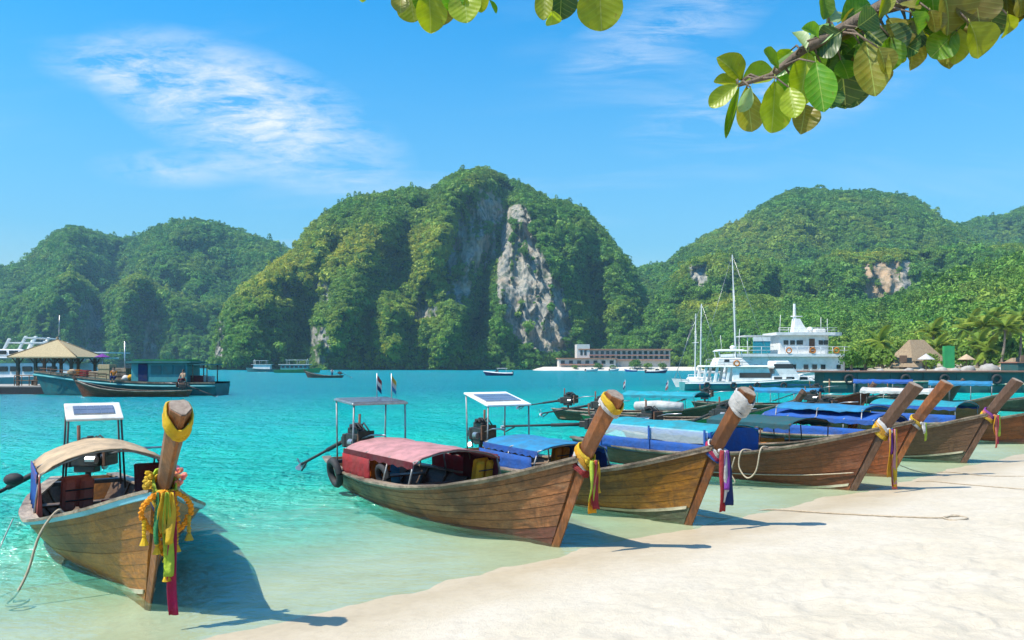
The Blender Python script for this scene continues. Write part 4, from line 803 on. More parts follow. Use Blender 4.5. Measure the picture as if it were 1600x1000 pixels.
def pane(parent, x, y, z, w, h, nm='window', t=.05, mat='glass', frame=None, bevel=.03):
    o = MB().box((x, y, z), (w, t, h)).build(nm, M[mat], parent, bevel=bevel)
    if frame: MB().box((x, y + .01, z), (w + .16, t, h + .16)).build('window_frame', M[frame], o)
    return o
M['white'] = basic('white_ship_paint', (.76, .76, .74), (.64, .64, .61), 1.1, .42, .08, rnd=.05, dirt=.22)
def lifebuoy(parent, c, r=.32):
    MB().tube([Vector(c) + Vector((r * math.cos(a), 0, r * math.sin(a))) for a in [i * math.pi / 6 for i in range(13)]], .075, 6, False).build('lifebuoy', M['orange'], parent, smooth=True)
def yacht():
    r = empty('motor_yacht', (W(1184, 610).x, 81, 0), R(-2), 'white and teal motor yacht in front of the big white ferry', 'yacht')
    mb, secs = ship_hull(15.4, 4.0, .85, 1.55, 1.9); mb.build('hull', M['hull_teal'], r, smooth=False)  # hull teal: lower band colour plus water reflection painted in
    tube('rub_strake', [s[0] + Vector((0, -.05, -.1)) for s in secs], .08, M['white'], r, 5); tube('rub_strake', [s[5] + Vector((0, .05, -.1)) for s in secs], .08, M['white'], r, 5)
    MB().loft([[Vector((s[0].x, s[0].y * .97, s[0].z + .02)), Vector((s[5].x, s[5].y * .97, s[5].z + .02)), Vector((s[5].x, s[5].y * .97, s[5].z + .08)), Vector((s[0].x, s[0].y * .97, s[0].z + .08))] for s in secs]).build('deck', M['white'], r)
    c = cabin('saloon', -3.0, 1.0, 3.2, .9, 2.35, 'white', r, .4, .0); pane(c, -.75, -1.57, 1.55, 3.1, .5, 'saloon_window')
    cabin('saloon_roof', -5.9, 1.2, 3.6, 2.35, 2.55, 'white', r, .2, .1, .05)
    for x in (-5.7, -4.6, -3.4): MB().box((x, -1.55, 1.6), (.28, .14, 1.5), (0, .18, 0)).build('deck_arch', M['white'], r, bevel=.03); MB().box((x, 1.55, 1.6), (.28, .14, 1.5), (0, .18, 0)).build('deck_arch', M['white'], r, bevel=.03)
    c = cabin('wheelhouse', 1.2, 3.6, 3.0, 1.6, 3.0, 'white', r, 1.0, .1); pane(c, 2.1, -1.40, 2.45, 1.9, .48, 'wheelhouse_window', .14)
    c = cabin('forward_cabin', .9, 5.3, 3.2, .95, 1.7, 'white', r, 1.4, 0)
    for x in (1.5, 2.7, 4.0): pane(c, x, -1.56, 1.25, .8, .3, 'port_window', .06)
    c = cabin('flybridge', -4.6, -1.2, 2.8, 2.55, 3.3, 'white', r, .8, .3); pane(c, -3.5, -1.36, 3.0, .5, .25, 'flybridge_window', .06)
    cabin('flybridge_roof', -4.4, -1.3, 2.6, 3.95, 4.15, 'white', r, .6, .3, .04)
    for x in (-4.1, -1.9): 
        for y in (-1.1, 1.1): tube('roof_post', [(x, y, 3.3), (x - .1, y, 3.95)], .06, M['white'], r)
    railing([(3.6, -1.6, 1.1), (5.5, -1.2, 1.3), (7.2, -.3, 1.55)], .6, r); railing([(-7.4, -1.8, .9), (-5.8, -1.85, .9)], .7, r)
    for x in (-5.6, -3.0, -.7, 1.9): fender((x, -2.12, .55), .26, r)
    lifebuoy(r, (-2.6, -1.72, 2.75), .26); railing([(-5.6, -1.7, 2.55), (-1.2, -1.7, 2.55)], .6, r, 'steel', .8, .025); tube('aerial', [(-2.0, 0, 4.15), (-1.9, 0, 6.2)], .025, M['white'], r); tube('aerial', [(-3.6, .5, 4.15), (-3.7, .5, 5.6)], .025, M['white'], r)
    MB().ball((-2.6, 0, 4.35), (.3, .3, .22), 9, 6).build('radar_dome', M['white'], r, smooth=True); MB().box((0, -2.0, .62), (13, .06, .08)).build('hull_line', M['blue'], r)
    MB().tube([(-7.7, 0, .9), (-8.2, 0, 2.2)], .03, 5).build('ensign_staff', M['steel'], r)
yacht()
def ferry():
    r = empty('passenger_ferry', (35.4, 101, 0), 0, 'tall white passenger ferry with mast behind the motor yacht', 'ferry')
    mb, secs = ship_hull(17, 6.4, 1.6, 2.0, .8, full=.7); mb.build('hull', M['white'], r)
    sec = []
    def deckhouse(nm, x0, x1, w, z0, z1, rnd_):
        pts = []
        for i in range(9): a = -math.pi / 2 + math.pi * i / 8; pts.append((x1 - rnd_ + rnd_ * math.cos(a), w / 2 * math.sin(a)))
        pts += [(x0, w / 2), (x0, -w / 2)]; return MB().prism(pts, z0, z1).build(nm, M['white'], r)
    d1 = deckhouse('main_deck', -8, 6.2, 6.0, 1.5, 3.6, 1.6)
    for x in (-2.2, -.9, .6, 1.65, 2.7): pane(d1, x, -3.02, 2.35, .62, .62, 'window', .06, frame='offwhite')
    deckhouse('deck_slab', -8.2, 6.9, 6.8, 3.6, 3.95, 2.0)
    d2 = deckhouse('upper_house', -2.3, 4.2, 4.6, 3.95, 6.25, 1.0)
    for x, w in ((-1.6, .6), (-.8, .6), (.1, .8), (2.7, .55), (3.3, .55)): pane(d2, x, -2.33, 5.35, w, .55, 'window', .06)
    pane(d2, 1.6, -2.33, 4.95, .7, 1.75, 'door', .06, 'rust')
    deckhouse('roof_slab', -2.9, 5.9, 5.6, 6.25, 6.6, 1.6); railing([(-2.6, -2.7, 6.6), (4.6, -2.6, 6.6)], .55, r)
    railing([(-2.0, -3.3, 3.95), (5.2, -3.3, 3.95), (6.6, -1.6, 3.95)], .85, r)
    MB().loft([[(x0, -.6, z), (x1, -.6, z), (x1, .6, z), (x0, .6, z)] for z, x0, x1 in ((6.6, -.1, 1.9), (7.6, .05, 1.2), (8.4, .15, .75))]).build('funnel', M['white'], r)
    MB().tube([(.3, 0, 6.6), (.25, 0, 10.3)], [.28, .16], 8).build('mast', M['white'], r); tube('radar_bar', [(-.3, -.2, 8.7), (1.2, -.2, 8.7)], .06, M['white'], r); tube('aerial', [(3.6, 0, 6.6), (3.6, 0, 8.6)], .03, M['white'], r); tube('aerial', [(4.4, 0, 6.6), (4.4, 0, 8.4)], .03, M['white'], r)
    MB().box((-4.7, -2.6, 5.0), (2.1, .12, 2.0)).build('banner', M['turq'], r); MB().box((-4.7, -2.68, 5.75), (2.1, .05, .5)).build('banner_stripe', M['white'], r)
    for x in (-1.6, 1.3, 4.2): lifebuoy(r, (x, -3.4, 4.35))
    MB().box((-.9, -3.02, 1.75), (14, .05, .16)).build('hull_band', M['blue'], r); tube('aerial', [(-1.6, 0, 6.6), (-1.5, 0, 8.9)], .03, M['white'], r); MB().ball((2.2, 0, 7.0), (.45, .45, .4), 10, 7).build('radar_dome', M['white'], r, smooth=True)
    for x in (-7, -5.5, -4, 4.6): pane(r, x, -3.05, 2.35, .5, .5, 'window', .06)
    MB().box((3.0, -1.0, 6.85), (1.4, .8, .5)).build('liferaft_case', M['offwhite'], r, bevel=.1)
    railing([(-8, -3.3, 3.95), (-3.4, -3.3, 3.95)], .85, r); MB().box((-5, 0, 6.2), (3.2, 4, .12)).build('shade_roof', M['offwhite'], r)
    for x in (-6.2, -3.7): tube('roof_post', [(x, -1.8, 3.95), (x, -1.8, 6.2)], .05, M['white'], r); tube('roof_post', [(x, 1.8, 3.95), (x, 1.8, 6.2)], .05, M['white'], r)
ferry()
def sailboat(px, top_py, Y, L, lab, lean=0.0, rz=0.0, mast2=None, yard=True):
    X = (px - 800) / FPX * Y; r = empty('sailing_boat', (X, Y, 0), rz, lab, 'sailboat'); zt = CH - (top_py - HOR) / FPX * Y
    mb, secs = ship_hull(L, L * .28, .7, 1.0, .9); mb.build('hull', M['offwhite'], r); cabin('coach_roof', -L * .2, L * .2, L * .15, .7, 1.15, 'white', r, .4, .1)
    MB().tube([(0, 0, .7), (lean, 0, zt)], [.11, .06], 6).build('mast', M['white'], r); tube('forestay', [(lean, 0, zt), (L * .46, 0, .95)], .018, M['steel'], r, 4); tube('backstay', [(lean, 0, zt), (-L * .48, 0, .75)], .018, M['steel'], r, 4)
    for s in (-1, 1): tube('shroud', [(lean * .9, 0, zt * .9), (0, s * L * .13, .75)], .015, M['steel'], r, 4)
    MB().tube([(0, 0, 1.7), (-L * .38, 0, 1.75)], .13, 7).build('furled_sail', M['white_c'], r); tube('spreader', [(lean * .6, -.7, zt * .6), (lean * .6, .7, zt * .6)], .03, M['white'], r)
    railing([(-L * .45, -L * .12, .72), (-L * .2, -L * .135, .72)], .5, r, 'steel')
sailboat(1094, 475, 92, 6.5, 'short masted sailboat at the left of the motor yacht', -.15, R(160)); sailboat(1086, 490, 97, 6, 'smaller sailboat mast just left of its twin', -.1, R(200)); sailboat(1151, 398, 92, 10, 'tall masted sailboat behind the motor yacht', -.5, R(0))

# ---- quay and shore on the right
def quay():
    r = empty('quay', (28.9, 74, 0), 0, 'long dark teal quay wall with reddish edge behind the boats', 'quay')
    for k in range(12):
        x = k * 3.05; MB().box((x + 1.5, 1.2, .35), (3.02, 2.4 + .06 * (k % 2), 3.1)).build('wall_panel', M['quay_teal'], r, bevel=.03)
    MB().box((16.5, 1.1, 1.97), (36.4, 2.8, .16)).build('edge_beam', M['quay_top'], r, bevel=.03)
    tube('pipe', [(-.2, -.25, 1.0), (12.5, -.25, 1.05)], .09, M['pale_stripe'], r); tube('pipe', [(14, -.2, .8), (33, -.2, .85)], .07, M['pale_stripe'], r)
    for x in (2.2, 7.4, 11, 15.8, 20, 24): fender((x, -.25, 1.25), .38, r)
    for x in (.3, 3.9): tube('ladder_post', [(x, -.4, -1), (x, -.4, 1.3)], .07, M['rust'], r)
    MB().box((25, 1.5, 2.4), (14, 2.6, .75)).build('raised_block', M['quay_teal'], r, bevel=.03); MB().box((25, 1.5, 2.82), (14.2, 2.8, .1)).build('raised_edge', M['quay_top'], r)
quay()
xs = np.linspace(27.5, 110, 40); yl = np.linspace(75.4, 170, 40); X, Y = np.meshgrid(xs, yl, indexing='ij'); edge = np.clip((X - (28.5 + (Y - 75.4) * .50)) / 4, 0, 1)
V = np.stack([X, Y, -1 + edge * (2.95 + .25 * fbm(X / 6, Y / 6, 3) + .012 * (Y - 76))], -1).reshape(-1, 3); o = bpy.data.objects.new('shore_land', np_mesh('shore_land', V, grid_faces(40, 40), M['dirt'])); link(o); tag(o, 'sandy resort ground behind the quay', 'ground', kind='structure')
xs = np.linspace(4, 150, 50); yl = np.linspace(352, 425, 14); X, Y = np.meshgrid(xs, yl, indexing='ij'); V = np.stack([X, Y, -1.4 + np.clip((Y - 356) / 14, 0, 1) * 3.0 * np.clip((X - 6) / 9, 0, 1)], -1).reshape(-1, 3)
M['white_sand'] = basic('far_white_sand', (.62, .57, .48), (.55, .5, .42), .3, .95, .1); o = bpy.data.objects.new('far_beach', np_mesh('far_beach', V, grid_faces(50, 14), M['white_sand'])); link(o); tag(o, 'narrow white beach below the hotel', 'beach', kind='structure')
def thatched_hut(px, Y, w, z0, ze, za, lab, rz=0.3):
    r = empty('thatched_hut', ((px - 800) / FPX * Y, Y, z0), rz, lab, 'hut', 'thatched huts on the resort shore'); e = ze - z0; a = za - z0
    MB().loft([[(-w * .4, -w * .35, 0), (w * .4, -w * .35, 0), (w * .4, w * .35, 0), (-w * .4, w * .35, 0)], [(-w * .4, -w * .35, e), (w * .4, -w * .35, e), (w * .4, w * .35, e), (-w * .4, w * .35, e)]]).build('wall', M['plaster'], r)
    MB().loft([[(-w * .62, -w * .55, e - .25), (w * .62, -w * .55, e - .25), (w * .62, w * .55, e - .25), (-w * .62, w * .55, e - .25)], [(-w * .40, -w * .25, e + (a - e) * .5), (w * .40, -w * .25, e + (a - e) * .5), (w * .40, w * .25, e + (a - e) * .5), (-w * .40, w * .25, e + (a - e) * .5)], [(-w * .26, -.06, a), (w * .26, -.06, a), (w * .26, .06, a), (-w * .26, .06, a)]]).build('thatched_roof', M['thatch'], r)
    pane(r, 0, -w * .35 - .02, .9, .8, 1.7, 'door', .06, 'wood_post'); pane(r, -w * .27, -w * .35 - .02, 1.2, .5, .6, 'window', .06); pane(r, w * .27, -w * .35 - .02, 1.2, .5, .6, 'window', .06)
thatched_hut(1432, 96, 4.0, 1.9, 3.3, 5.6, 'steep brown thatched hut beside the green hoarding', .25); thatched_hut(1408, 90, 2.4, 1.9, 2.6, 3.5, 'low thatched hut left of the steep thatched roof', -.2); thatched_hut(1590, 92, 2.6, 1.9, 2.6, 3.4, 'tan thatched hut under the right hand palms', .1)
r = empty('hoarding', ((1483 - 800) / FPX * 94, 94, 1.9), R(8), 'tall bright green hoarding beside the thatched hut', 'hoarding')
for k in range(3): MB().box((-.45 + .45 * k, 0, 1.45), (.44, .12, 2.9 + .1 * (k % 2))).build('panel', basic('green_panel%d' % k, (.04, .42, .12), (.03, .30, .10), 1, .5, .05, rnd=.2), r)
for x in (-.7, .7): tube('post', [(x, .12, -.1), (x, .12, 2.9)], .06, M['green'], r)
def parasol(px, Y, col, lab, z0=1.4, rad=.85):
    r = empty('beach_parasol', ((px - 800) / FPX * Y, Y, z0), random.uniform(0, 3), lab, 'parasol', 'parasols along the resort shore'); mb = MB(); n = 10
    v = [(0, 0, 2.35)] + [(rad * math.cos(2 * math.pi * i / n), rad * math.sin(2 * math.pi * i / n), 1.75) for i in range(n)]; mb.add(v, [(0, 1 + i, 1 + (i + 1) % n) for i in range(n)]).build('canopy', M[col], r, solid=.04); tube('pole', [(0, 0, 0), (0, 0, 2.3)], .04, M['wood_post'], r)
for px, Y, c, l in ((1447, 83, 'white_c', 'white parasol in front of the steep thatched roof'), (1510, 86, 'cream', 'cream parasol right of the green hoarding')): parasol(px, Y, c, l)
def boulder(px, Y, s, lab, z=1.7):
    tag(MB().ball((0, 0, 0), (s, s * .8, s * .7), 9, 7, s * .12).build('boulder', M['concrete'], smooth=True, loc=((px - 800) / FPX * Y, Y, z + s * .3)), lab, 'rock', 'pale rocks along the quay')
for i, (px, s) in enumerate(((1375, .5), (1420, .6), (1440, .5), (1470, .7), (1492, .6), (1512, .8), (1545, 1.0), (1570, .8))): boulder(px, 80 + (i % 3), s, 'pale boulder behind the quay, ' + ('leftmost of the row', 'second from the left', 'third from the left, smaller than its neighbours', 'fourth from the left', 'fifth from the left', 'sixth from the left', 'largest of the row', 'rightmost of the row')[i])
def hotel():
    Y0 = 376; r = empty('hotel', ((965 - 800) / FPX * Y0, Y0, 1.3), R(2), 'long three storey hotel below the right end of the cliff mountain', 'hotel')
    u = Y0 / FPX
    def X(px): return (px - 965) * u
    def Z(py): return CH - (py - HOR) / FPX * Y0 - 1.3
    MB().box(((X(905) + X(1048)) / 2, 5, (Z(574) + Z(547)) / 2), (X(1048) - X(905), 10, Z(547) - Z(574))).build('main_block', M['plaster'], r); MB().box(((X(872) + X(960)) / 2, 1, (Z(577) + Z(561)) / 2), (X(960) - X(872), 9, Z(561) - Z(577))).build('lower_block', M['plaster'], r)
    MB().box(((X(903) + X(1050)) / 2, 4.6, Z(546.5) + .15), (X(1050) - X(903), 11.5, .5)).build('roof', M['rooftile'], r); MB().box(((X(870) + X(962)) / 2, .6, Z(560.5) + .1), (X(962) - X(870), 10.4, .4)).build('lower_roof', M['rooftile'], r); MB().box((X(911), 3.6, Z(550)), (6, 9, 7.2)).build('stair_tower', M['offwhite'], r)
    for fl, py in enumerate((551.5, 558.5)):
        MB().box(((X(920) + X(1046)) / 2, -.5, Z(py) - 1.05), (X(1046) - X(920), 1.4, .5)).build('balcony', M['balcony'], r)
        for k in range(15): pane(r, X(924) + k * (X(1043) - X(924)) / 14, -.02, Z(py) + .15, 1.5, 1.5, 'window', .12)
    for k in range(7): pane(r, X(878) + k * 3.8, -3.55, Z(566), 1.8, 1.6, 'window', .12)
    MB().box(((X(874) + X(940)) / 2, -4.2, Z(569.5)), (X(940) - X(874), 1.4, .6)).build('balcony', M['balcony'], r)
    for x in (908, 914): pane(r, X(x), -.95, Z(551), 1.1, 2.4, 'window', .1)
hotel()
# ---- boats out in the bay
def tour_boat(px, py, Lpx, lab, hull, rz=0.0, decks=1, top='white'):
    p = W(px, py); L = Lpx * p.y / FPX; r = empty('tour_boat', (p.x, p.y, 0), rz, lab, 'boat'); mb, _ = ship_hull(L, L * .26, 1.0, 1.6, 1.0); mb.build('hull', M[hull], r); w = L * .2; z = 1.0
    for d in range(decks):
        c = cabin('cabin', -L * .36 + d, L * .24 - d, w, z, z + 1.6, top, r, .4, .1, .05)
        for k in range(6): pane(c, -L * .3 + k * L * .095 + d, -w / 2 - .0, z + .95, L * .06, .6, 'window', .14)
        z += 1.6; MB().box((-L * .06, 0, z + .08), (L * .68 - d, w * 1.15, .16)).build('deck_roof', M['white'], r); z += .16
    if decks == 1:
        MB().box((-L * .02, 0, z + 1.4), (L * .46, w, .12)).build('awning_roof', M['white'], r)
        for x in (-.22, 0, .2):
            for s in (-1, 1): tube('roof_post', [(L * x, s * w * .45, z), (L * x, s * w * .45, z + 1.4)], .05, M['white'], r)
    tube('mast', [(L * .2, 0, z), (L * .2, 0, z + 1.8)], .05, M['white'], r)
tour_boat(466, 582.5, 72, 'pale teal tour boat with green hull out in the bay', 'boat_green', 0, 1, 'teal_panel'); tour_boat(407, 581, 46, 'small white tour boat moored left of the green hulled one', 'cargo_teal', math.pi, 1)
def speedboat(px, py, Lpx, lab, col='white', rz=math.pi, lower='navy'):
    p = W(px, py); L = Lpx * p.y / FPX; r = empty('speedboat', (p.x, p.y, 0), rz, lab, 'speedboat'); mb, secs = ship_hull(L, L * .3, .55, .95, 1.0, keel=-.3); mb.build('hull', M[lower], r)
    MB().loft([[Vector((s[0].x, s[0].y, s[0].z)), Vector((s[5].x, s[5].y, s[5].z)), Vector((s[5].x, s[5].y * .9, s[5].z + .22)), Vector((s[0].x, s[0].y * .9, s[0].z + .22))] for s in secs]).build('deck', M[col], r)
    cabin('windscreen', -L * .02, L * .14, L * .2, .8, 1.35, 'glass', r, L * .1, 0, .02); MB().box((-L * .14, 0, 1.75), (L * .36, L * .22, .1)).build('hard_top', M[col], r, bevel=.03)
    for x in (-.28, .0):
        for s in (-1, 1): tube('roof_post', [(L * x, s * L * .1, .75), (L * x, s * L * .1, 1.72)], .04, M['steel'], r)
    for s in (-.12, .12): MB().box((-L * .5, s * L * .4, .6), (.4, .35, .9)).build('outboard_motor', M['rubber'], r, bevel=.05)
speedboat(778, 587, 46, 'white speedboat crossing below the bare cliff'); speedboat(1026, 583, 36, 'dark speedboat anchored off the hotel beach', 'white', 0.2); speedboat(925, 580.5, 22, 'tiny white boat at the left end of the hotel beach', 'white', .3, 'white'); speedboat(985, 580.8, 20, 'tiny blue boat off the middle of the hotel beach', 'white', 2.9, 'blue'); speedboat(960, 580.2, 16, 'tiny white boat right of the first beach boat', 'white', .1, 'white')
# ---- left pier, pavilion, ferry, cargo boat
def left_side():
    Y = 70; u = Y / FPX
    r = empty('pier', (-50, 73, 0), 0, 'dark low pier under the hip roofed pavilion', 'pier')
    for k in range(9): MB().box((-4 + 2.0 * k, 0, .62), (1.97, 6.5, .28)).build('slab', M['concrete'], r, bevel=.02)
    for k in range(5):
        for s in (-2.6, 2.6): tube('pile', [(-4 + 4 * k, s, -2.5), (-4 + 4 * k, s, .5)], .22, M['wood_post'], r, 8)
    MB().box((4, -3.35, .35), (17.6, .14, .6)).build('fascia', M['rubber'], r)
    p = empty('pavilion', (P(86, 590, 72).x, 72.4, .76), 0, 'open pavilion with tan hipped roof on the left pier', 'pavilion')
    a = 3.05; z1 = 2.55; MB().loft([[(-a, -a * .8, z1 - .12), (a, -a * .8, z1 - .12), (a, a * .8, z1 - .12), (-a, a * .8, z1 - .12)], [(-a, -a * .8, z1), (a, -a * .8, z1), (a, a * .8, z1), (-a, a * .8, z1)], [(-.05, -.05, 4.1), (.05, -.05, 4.1), (.05, .05, 4.1), (-.05, .05, 4.1)]]).build('roof', M['thatch_tan'], p)
    for sx in (-1, 1):
        for sy in (-1, 1): tube('hip_ridge', [(sx * a, sy * a * .8, z1 + .03), (0, 0, 4.13)], .05, M['thatch'], p)
    MB().ball((0, 0, 4.2), (.12, .12, .2), 8, 6).build('finial', M['thatch'], p)
    for x in (-2.35, -.8, .8, 2.35):
        for y in (-2.0, 2.0): MB().box((x, y, 1.25), (.22, .22, 2.5)).build('post', M['wood_post'], p); tube('brace', [(x, y, 1.8), (x + .5, y, 2.45)], .06, M['wood_post'], p); tube('brace', [(x, y, 1.8), (x - .5, y, 2.45)], .06, M['wood_post'], p)
    railing([(-2.6, -2.1, 0), (2.6, -2.1, 0)], .9, p, 'wood_post', .6, .04)
    for x in (-1.8, 1.6): MB().box((x, .3, .42), (1.5, .5, .08)).box((x - .6, .3, .2), (.08, .45, .4)).box((x + .6, .3, .2), (.08, .45, .4)).build('bench', M['wood_post'], p)
    f = empty('white_ferry', (-52.5, 84, 0), 0, 'white fast ferry with raked arches behind the pavilion', 'ferry')
    f.scale = (1, 1, .84)
    mb, secs = ship_hull(24, 6, 1.5, 2.0, 1.5); mb.build('hull', basic('ferry_grey', (.42, .42, .44), (.36, .36, .38), 1, .5, .05), f)
    c = cabin('main_cabin', -11, 9.2, 5.4, 1.5, 3.3, 'white', f, 2.2, .2)
    for k in range(8): pane(c, -3 + 1.25 * k, -2.72, 2.6, 1.0, .6, 'window', .1)
    MB().box((-.2, 0, 3.95), (20, 6, .16)).build('upper_deck', M['white'], f, bevel=.04); c = cabin('upper_cabin', -10, 3.2, 4.6, 4.05, 5.0, 'white', f, .8, .2)
    for k in range(5): pane(c, -3.2 + 1.2 * k, -2.32, 4.6, .9, .45, 'window', .12)
    for x, z0, z1_, dx in ((.0, 3.9, 6.3, 1.0), (2.0, 5.0, 6.6, .7), (3.1, 5.0, 6.6, .6), (4.2, 4.8, 6.0, .45)):
        for s in (-1, 1): MB().loft([[(x - .14 + dx * t, s * 2.0 - .12, z0 + (z1_ - z0) * t), (x + .14 + dx * t, s * 2.0 - .12, z0 + (z1_ - z0) * t), (x + .14 + dx * t, s * 2.0 + .12, z0 + (z1_ - z0) * t), (x - .14 + dx * t, s * 2.0 + .12, z0 + (z1_ - z0) * t)] for t in (0, 1)]).build('arch_fin', M['white'], f, bevel=.04)
    for z, x0, x1 in ((5.8, .9, 4.5), (6.4, 2.5, 3.8)): MB().box(((x0 + x1) / 2, 0, z), (x1 - x0, 4.3, .14)).build('arch_bar', M['white'], f)
    tube('aerial', [(4.9, 0, 6.7), (5.0, 0, 9.3)], .04, M['steel'], f); railing([(-6, -2.9, 4.0), (0, -2.9, 4.0)], .8, f); MB().box((8.8, 0, 4.6), (5, 4.6, .12)).build('shade_roof', M['white'], f)
    for x in (7, 10.8):
        for s in (-2, 2): tube('roof_post', [(x, s, 3.95), (x, s, 4.6)], .05, M['white'], f)
    # cargo boat, bow to the left
    g = empty('cargo_boat', (-32.9, 68.6, 0), math.pi, 'dark teal wooden cargo boat loaded with goods at the pier', 'boat')
    mb, secs = ship_hull(16.2, 4.0, 1.15, 2.1, 1.6, full=.5, keel=-.8); mb.build('hull', M['cargo_teal'], g)
    for s, k in ((1, 0), (5, 5)): tube('rub_strake', [q[k] + Vector((0, 0, -.35)) for q in secs], .09, M['teal_panel'], g, 5)
    MB().loft([[Vector((s[0].x, s[0].y, s[0].z)), Vector((s[5].x, s[5].y, s[5].z)), Vector((s[5].x, s[5].y, s[5].z - .12)), Vector((s[0].x, s[0].y, s[0].z - .12))] for s in secs]).build('deck', M['deck'], g)
    c = cabin('wheelhouse', -5.6, -.9, 2.8, 1.15, 2.75, 'teal_panel', g, 0, 0, .03, .02)
    MB().box((-3.3, 0, 2.83), (5.4, 3.4, .16)).build('cabin_roof', M['cargo_teal'], g); MB().box((-3.3, 0, 3.0), (4.6, 2.8, .1)).build('upper_roof', M['green'], g)
    pane(c, -1.9, 1.42, 1.95, .8, 1.5, 'door', .06, 'navy')
    for x in (-3.0, -4.0, -5.0): pane(c, x, 1.42, 2.2, .7, .55, 'window', .06, frame='cargo_teal')
    for k in range(7): MB().box((-1.2 - .0, 1.44, 1.3), (.02, .02, .02)) if False else None
    for x in (-6.0, -7.2): tube('awning_post', [(x, 1.2, 1.1), (x, 1.2, 2.6)], .05, M['wood_post'], g); tube('awning_post', [(x, -1.2, 1.1), (x, -1.2, 2.6)], .05, M['wood_post'], g)
    MB().box((-6.6, 0, 2.62), (1.9, 2.8, .1)).build('stern_awning', M['cargo_teal'], g); tube('mast', [(.3, 0, 1.2), (.3, 0, 4.6)], .06, M['steel'], g); railing([(1, 1.75, 1.35), (7, 1.0, 1.8)], .5, g, 'rust', 1.0, .03)
left_side()
def crate(px, Y, z, s, m, lab, nm='crate', cat='crate'):
    r = empty(nm, ((px - 800) / FPX * Y, Y, z), random.uniform(-.2, .2), lab, cat, 'goods on the cargo boat deck'); MB().box((0, 0, s[2] / 2), (s[0] * .94, s[1] * .94, s[2] * .96)).build('body', M[m], r, bevel=.02)
    for k in range(3): MB().box((0, -s[1] / 2, s[2] * (.17 + .33 * k)), (s[0], .05, s[2] * .24)).build('slat', M[m], r)
for a in ((150, 1.45, (.8, .8, .6), 'cream', 'cream crate near the cargo boat bow'), (168, 1.3, (1.1, 1.0, 1.35), 'thatch_tan', 'tall tan crate amidships on the cargo boat'), (190, 1.2, (1.4, 1.1, 1.15), 'deck', 'wide brown crate beside the wheelhouse'), (120, 1.7, (.7, .7, .5), 'orange', 'orange crate toward the cargo boat bow'), (133, 1.6, (.8, .7, .55), 'red', 'red crate beside the orange one on the cargo boat'), (310, 1.15, (1.2, .9, .55), 'red', 'red crate on the cargo boat stern'), (325, 1.15, (.9, .8, .5), 'white_c', 'white crate on the cargo boat stern')): crate(a[0], 68.4, a[1], a[2], a[3], a[4])
for px, z, m, l in ((205, 1.3, 'gold', 'yellow sack by the cargo boat wheelhouse'), (197, 1.25, 'white_c', 'white sack in front of the brown crate'), (222, 1.2, 'white_c', 'white sack leaning on the wheelhouse'), (112, 1.75, 'cream', 'cream sack near the cargo boat bow')):
    tag(MB().ball((0, 0, .28), (.36, .3, .25), 9, 7, .04).build('sack', M[m], smooth=True, loc=((px - 800) / FPX * 67.6, 67.6, z - .05)), l, 'sack', 'goods on the cargo boat deck')
r = empty('parasol', ((160 - 800) / FPX * 68.6, 68.6, 1.4), 0, 'purple parasol open over the cargo boat deck', 'parasol'); n = 10
MB().add([(0, 0, 2.15)] + [(.62 * math.cos(6.283 * i / n), .62 * math.sin(6.283 * i / n), 1.85) for i in range(n)], [(0, 1 + i, 1 + (i + 1) % n) for i in range(n)]).build('canopy', M['violet'], r, solid=.03); tube('pole', [(0, 0, 0), (0, 0, 2.1)], .03, M['steel'], r)
# ---- further long-tail boats
G2 = 'long tail boats moored further out'
def far_boat(label, bowpx, Y, head, L, hull, aw=None, x=(-5, -2), z=1.2, **k):
    b, h = boat(label, ((bowpx - 800) / FPX * Y, Y), head, L, 2.1, hull, k.pop('bottom', 'bottom_green'), k.pop('prow', 'prow_dark'), 'rail', None, 1, None, planks=5, group=G2, floor=False, **k)
    for i in range(6): xx = -L + .8 + i * (L - 1.8) / 5; MB().box((xx, 0, .1), ((L - 1.8) / 5 - .02, 2 * h.half_at(xx, .1) - .04, .03)).build('floor_board', M['deck'], b)
    if aw: awning(b, h, x[0], x[1], z, 1.8, .14, aw, npost=4, trim=aw)
    return b, h
B8, h8 = far_boat('boat with light turquoise awning and flags behind the blue windowed boat', 1140, 33.5, (.82, -.57), 8.2, 'hull_umber', 'turq', (-4.6, -1.2), 1.30, prow_len=.15, tip=(-11, .4, .5))
B9, h9 = far_boat('boat with rolled white tarpaulin behind the ochre prow', 1215, 29.0, (.8, -.6), 7.8, 'boat_green', None, prow_len=.25, tip=(-10, -.6, .5))
B10, h10 = far_boat('boat with thin blue awning left of the dark prows', 1335, 41, (.85, -.53), 8.2, 'hull_umber', 'sky', (-5.2, -1.6), 1.25, prow_len=.3)
B11, h11 = far_boat('boat with plain white awning behind the leaning prows', 1545, 37, (.84, -.54), 8.2, 'hull_red', 'white_c', (-5.4, -2.2), 1.35, prow_len=.3)
B12, h12 = far_boat('boat with blue awning furthest off at the right edge', 1650, 44, (.86, -.5), 8.4, 'hull_ash', 'sky', (-6.2, -3.0), 1.55, prow_len=.4)
B13, h13 = far_boat('boat with cream awning close to the teal quay', 1480, 52, (.9, -.43), 8.4, 'hull_umber', 'blue', (-5.6, -2.0), 1.5, prow_len=.3)
B13['label'] = 'boat with dark blue awning close to the teal quay'
p = W(528, 589); B14, h14 = far_boat('dark boat with one standing figure out in the bay', 482, 160, (-1, .12), 6.9, 'prow_dark', None, prow_len=.3, tip=(-9.0, .3, .1))
B15, h15 = far_boat('dark red boat alongside the teal cargo boat', 132, 65.2, (-1, .02), 8.4, 'hull_red', None, prow_len=.12, bottom='hull_red')
